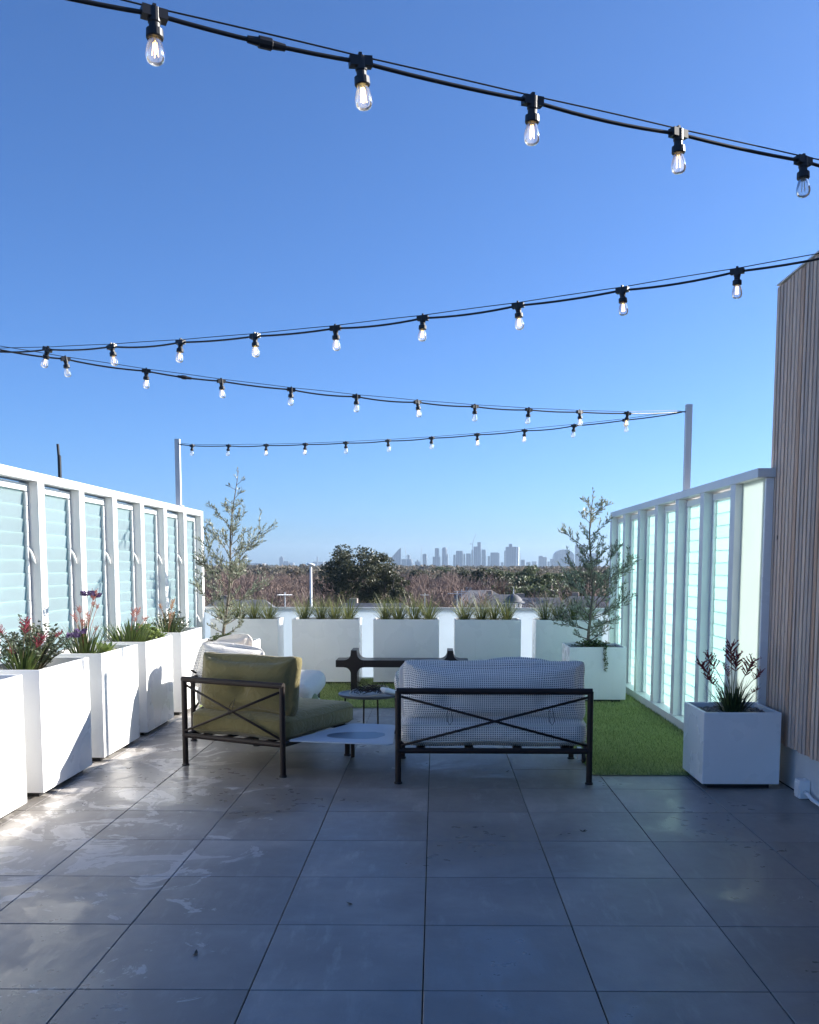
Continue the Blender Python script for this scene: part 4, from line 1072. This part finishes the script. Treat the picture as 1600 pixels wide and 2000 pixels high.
# ------------------------------------------------------------------ the city
def tower_mat(name, c1, c2, sx, sz):
    m, t, b = nodes(name)
    tc = N(t, 'ShaderNodeTexCoord'); sp = N(t, 'ShaderNodeSeparateXYZ'); t.links.new(tc.outputs['Object'], sp.inputs[0])
    def band(o, p, w0):
        a = N(t, 'ShaderNodeMath', operation='DIVIDE'); t.links.new(o, a.inputs[0]); a.inputs[1].default_value = p
        fr = N(t, 'ShaderNodeMath', operation='FRACT'); t.links.new(a.outputs[0], fr.inputs[0])
        return ramp(t, fr.outputs[0], [(w0, 0.0), (w0 + .05, 1.0)])
    k = mixc(t, 1.0, band(sp.outputs[0], sx, .35), band(sp.outputs[2], sz, .3), 'MULTIPLY')
    t.links.new(mixc(t, k, c1, c2), b.inputs['Base Color']); b.inputs['Roughness'].default_value = .4
    return m
TMs = [tower_mat('tower_a', (.20, .22, .25), (.07, .09, .12), 9, 3.6), tower_mat('tower_b', (.30, .30, .30), (.10, .12, .15), 7, 3.4), tower_mat('tower_c', (.14, .17, .21), (.08, .10, .14), 12, 4.0)]
M['towerwhite'] = mat('tower_white', (.75, .73, .70), .6)
M['crane'] = mat('crane_paint', (.35, .35, .36), .6)
def city(u0, u1, v, label, D=5200, mi=0, dep=32, extra=None, shape=None, crown=None):
    xa, xb = bearing(u0, D), bearing(u1, D); h = zat(v, D) - GZ; wd = xb - xa
    turn = R(-13) if shape is None and extra is None else 0
    t = thing('tower', ((xa + xb) / 2, D, GZ), label, 'skyscraper', rz=turn)
    if turn: dep = max(8, .6 * wd); wd = (wd - dep * math.sin(-turn)) / math.cos(turn)
    a, b = wd / 2, dep / 2; mb = MB()
    if shape == 'sail':
        h0 = zat(1094, D) - GZ; n = 8; pr = [(-a, 0), (a, 0), (a, h)] + [(a - 2 * a * (i / n), h - (h - h0) * (i / n) ** 1.12) for i in range(1, n + 1)]
        m_ = len(pr)
        for yy in (-b, b): mb.v += [(x, yy, z) for x, z in pr]
        mb.f = [tuple(range(m_)), tuple(range(m_, 2 * m_))[::-1]] + [(i, m_ + i, m_ + (i + 1) % m_, (i + 1) % m_) for i in range(m_)]
    elif shape == 'dome':
        pr = [(-a, 0), (a, 0)] + [(a * math.cos(q), h * .62 + h * .38 * math.sin(q)) for q in np.linspace(0, math.pi, 14)]
        m_ = len(pr)
        for yy in (-b, b): mb.v += [(x, yy, z) for x, z in pr]
        mb.f = [tuple(range(m_)), tuple(range(m_, 2 * m_))[::-1]] + [(i, m_ + i, m_ + (i + 1) % m_, (i + 1) % m_) for i in range(m_)]
    elif shape == 'round':
        mb.lathe([(a, 0), (a, h * .9), (a * .88, h * .96), (a * .6, h)], 20)
    else: mb.box(-a, a, -b, b, 0, h)
    mb.build('shaft', TMs[mi], t)
    if crown:        # plant room: fraction of width from, to, and its top
        c0, c1, vt = crown; MB().box(-a + wd * c0, -a + wd * c1, -b * .6, b * .6, h + .02, zat(vt, D) - GZ).build('plant_room', TMs[mi], t)
    if extra == 'stripes':
        t.rotation_euler.z = R(-9)
        for f0, f1, mm in ((1.001, 1.08, 'towerwhite'), (1.15, 1.22, 'towerwhite')): MB().box(-a + wd * f0, -a + wd * f1, -b, b, 0, h).build('white_fin', M[mm], t)
        MB().box(-a + wd * 1.081, -a + wd * 1.149, -b * .9, b, 0, h - .5).build('recess', TMs[2], t)
    return t
def crane(u, v0, vt, lean, label, D=5180):
    t = thing('tower_crane', (bearing(u, D), D, GZ), label, 'crane'); h0 = zat(v0, D) - GZ; ht = zat(vt, D) - GZ
    MB().box(-1.5, 1.5, -1.5, 1.5, 0, h0 + 4).build('mast', M['crane'], t)
    MB().tube([(0, 0, h0 + 4), (lean * D / F, 0, ht)], [1.5, .8], 4).build('jib', M['crane'], t)
    MB().box(-lean / abs(lean) * 10 - 4, -lean / abs(lean) * 10 + 4, -2, 2, h0 + 1, h0 + 6).build('counterweight', M['crane'], t)
CITY = [
 (761, 783.5, 1070, 'sail shaped slanting tower just right of the large gum', dict(shape='sail', mi=0)),
 (784.3, 806, 1092.5, 'low wide block right of the sail tower', dict(mi=0, crown=(.6, .8, 1085))),
 (810.5, 821, 1097, 'small stepped block between two cranes', dict(mi=1, crown=(.35, .65, 1093.5))),
 (825.3, 834, 1083, 'slim tower standing alone right of the cranes', dict(mi=0, crown=(.2, .95, 1082))),
 (845, 860.5, 1087.5, 'stepped tower with a tall square upper half', dict(mi=2, crown=(.28, .84, 1071))),
 (863, 873, 1069.5, 'slender rounded tower beside the stepped square tower', dict(mi=2, shape='round')),
 (873.4, 875.5, 1082, 'thin low slab stuck to the rounded tower', dict(mi=1)),
 (885, 890, 1083.5, 'low shoulder left of the grey twin topped slab', dict(mi=1)),
 (890.3, 904.5, 1076, 'broad grey slab in the left of the central cluster', dict(mi=2, dep=40)),
 (904.8, 908.5, 1082, 'narrow low slab right of the broad grey slab', dict(mi=0)),
 (910, 920, 1081, 'mid height block left of the highest tower', dict(mi=0)),
 (920.4, 924, 1074, 'narrow slab under the leaning crane', dict(mi=0)),
 (924.4, 940, 1067.5, 'highest stepped tower of the skyline', dict(mi=2, dep=44, crown=(.5, .98, 1059))),
 (940.4, 949, 1073.5, 'tower on the right shoulder of the highest one', dict(mi=0)),
 (952, 956.6, 1086, 'low pale block right of the highest tower group', dict(mi=1)),
 (957, 976, 1080, 'wide flat topped block left of the striped tower', dict(mi=2, dep=40, crown=(.06, .88, 1079))),
 (978, 983, 1098, 'low infill block left of the striped tower', dict(mi=1)),
 (984, 987, 1075, 'thin left shoulder of the striped tower', dict(mi=0)),
 (987.3, 1008, 1068, 'tall dark tower with white vertical stripes at its right edge', dict(mi=2, D=5000, dep=40, crown=(.28, .60, 1062.5), extra='stripes')),
 (1014.6, 1016, 1080, 'needle thin slab right of the striped tower', dict(mi=0)),
 (1016.4, 1025, 1093, 'low block right of the striped tower', dict(mi=0)),
 (1027, 1036, 1097, 'faint low block in the gap right of striped tower', dict(mi=1, D=6200)),
 (1038, 1048, 1096, 'second faint low block in the skyline gap', dict(mi=1, D=6200)),
 (1050.5, 1068, 1087.5, 'square mid height tower left of the domed building', dict(mi=0, crown=(0, .5, 1085))),
 (1068.6, 1073, 1096, 'low annex right of the square mid height tower', dict(mi=1)),
 (1073.5, 1080, 1091, 'low block at the foot of the domed building', dict(mi=1, D=5600)),
 (1080, 1118, 1073, 'large rounded dome shaped building left of right olive', dict(mi=0, shape='dome', D=5600, dep=90)),
 (1121, 1143, 1064, 'tall pale block seen through the right olive tree', dict(mi=0, D=5600)),
 (1144, 1172, 1080, 'broad pale block behind the right olive trunk', dict(mi=0, D=5600)),
 (547, 555.5, 1090, 'lone hazy tower far left of the gum', dict(mi=0, D=6500, crown=(.3, .7, 1087.5))),
 (556.2, 566, 1097, 'hazy block joined to the lone left tower', dict(mi=0, D=6500)),
 (566.5, 576, 1100, 'lowest hazy block right of lone left tower', dict(mi=1, D=6500)),
 (619.5, 622, 1088, 'thin hazy chimney right of the street lamp', dict(mi=1, D=6800)),
 (612, 636, 1098, 'low hazy works below the thin chimney', dict(mi=1, D=6900)),
 (462, 474, 1099, 'faint hazy block behind the left olive', dict(mi=1, D=7000)),
 (490, 520, 1101, 'faint long hazy shed left of lone tower', dict(mi=1, D=7000)),
]
for (u0, u1, v, lb, kw) in CITY: city(u0, u1, v, lb, **kw)
crane(793.5, 1086, 1065, -3.5, 'crane over the low block beside the sail tower'); crane(822, 1100, 1066, 2.0, 'crane between the small blocks right of sail tower'); crane(922.5, 1064, 1042, 6.5, 'tall leaning crane on the highest tower group')

# ------------------------------------------------------------------ air between here and the city
hz = MB().box(-8000, 8000, -2500, 8600, GZ - 1.5, 175).build('haze', None)
hm = bpy.data.materials.new('haze_air'); hm.use_nodes = True; ht = hm.node_tree
ht.nodes.remove(ht.nodes['Principled BSDF'])
pv = ht.nodes.new('ShaderNodeVolumePrincipled'); pv.inputs['Color'].default_value = (.62, .80, 1.0, 1); pv.inputs['Density'].default_value = 0.78e-4; pv.inputs['Anisotropy'].default_value = .25
ht.links.new(pv.outputs[0], ht.nodes['Material Output'].inputs['Volume'])
hz.data.materials.append(hm); tag(hz, 'pale blue air haze over the far city', 'haze', kind='stuff')
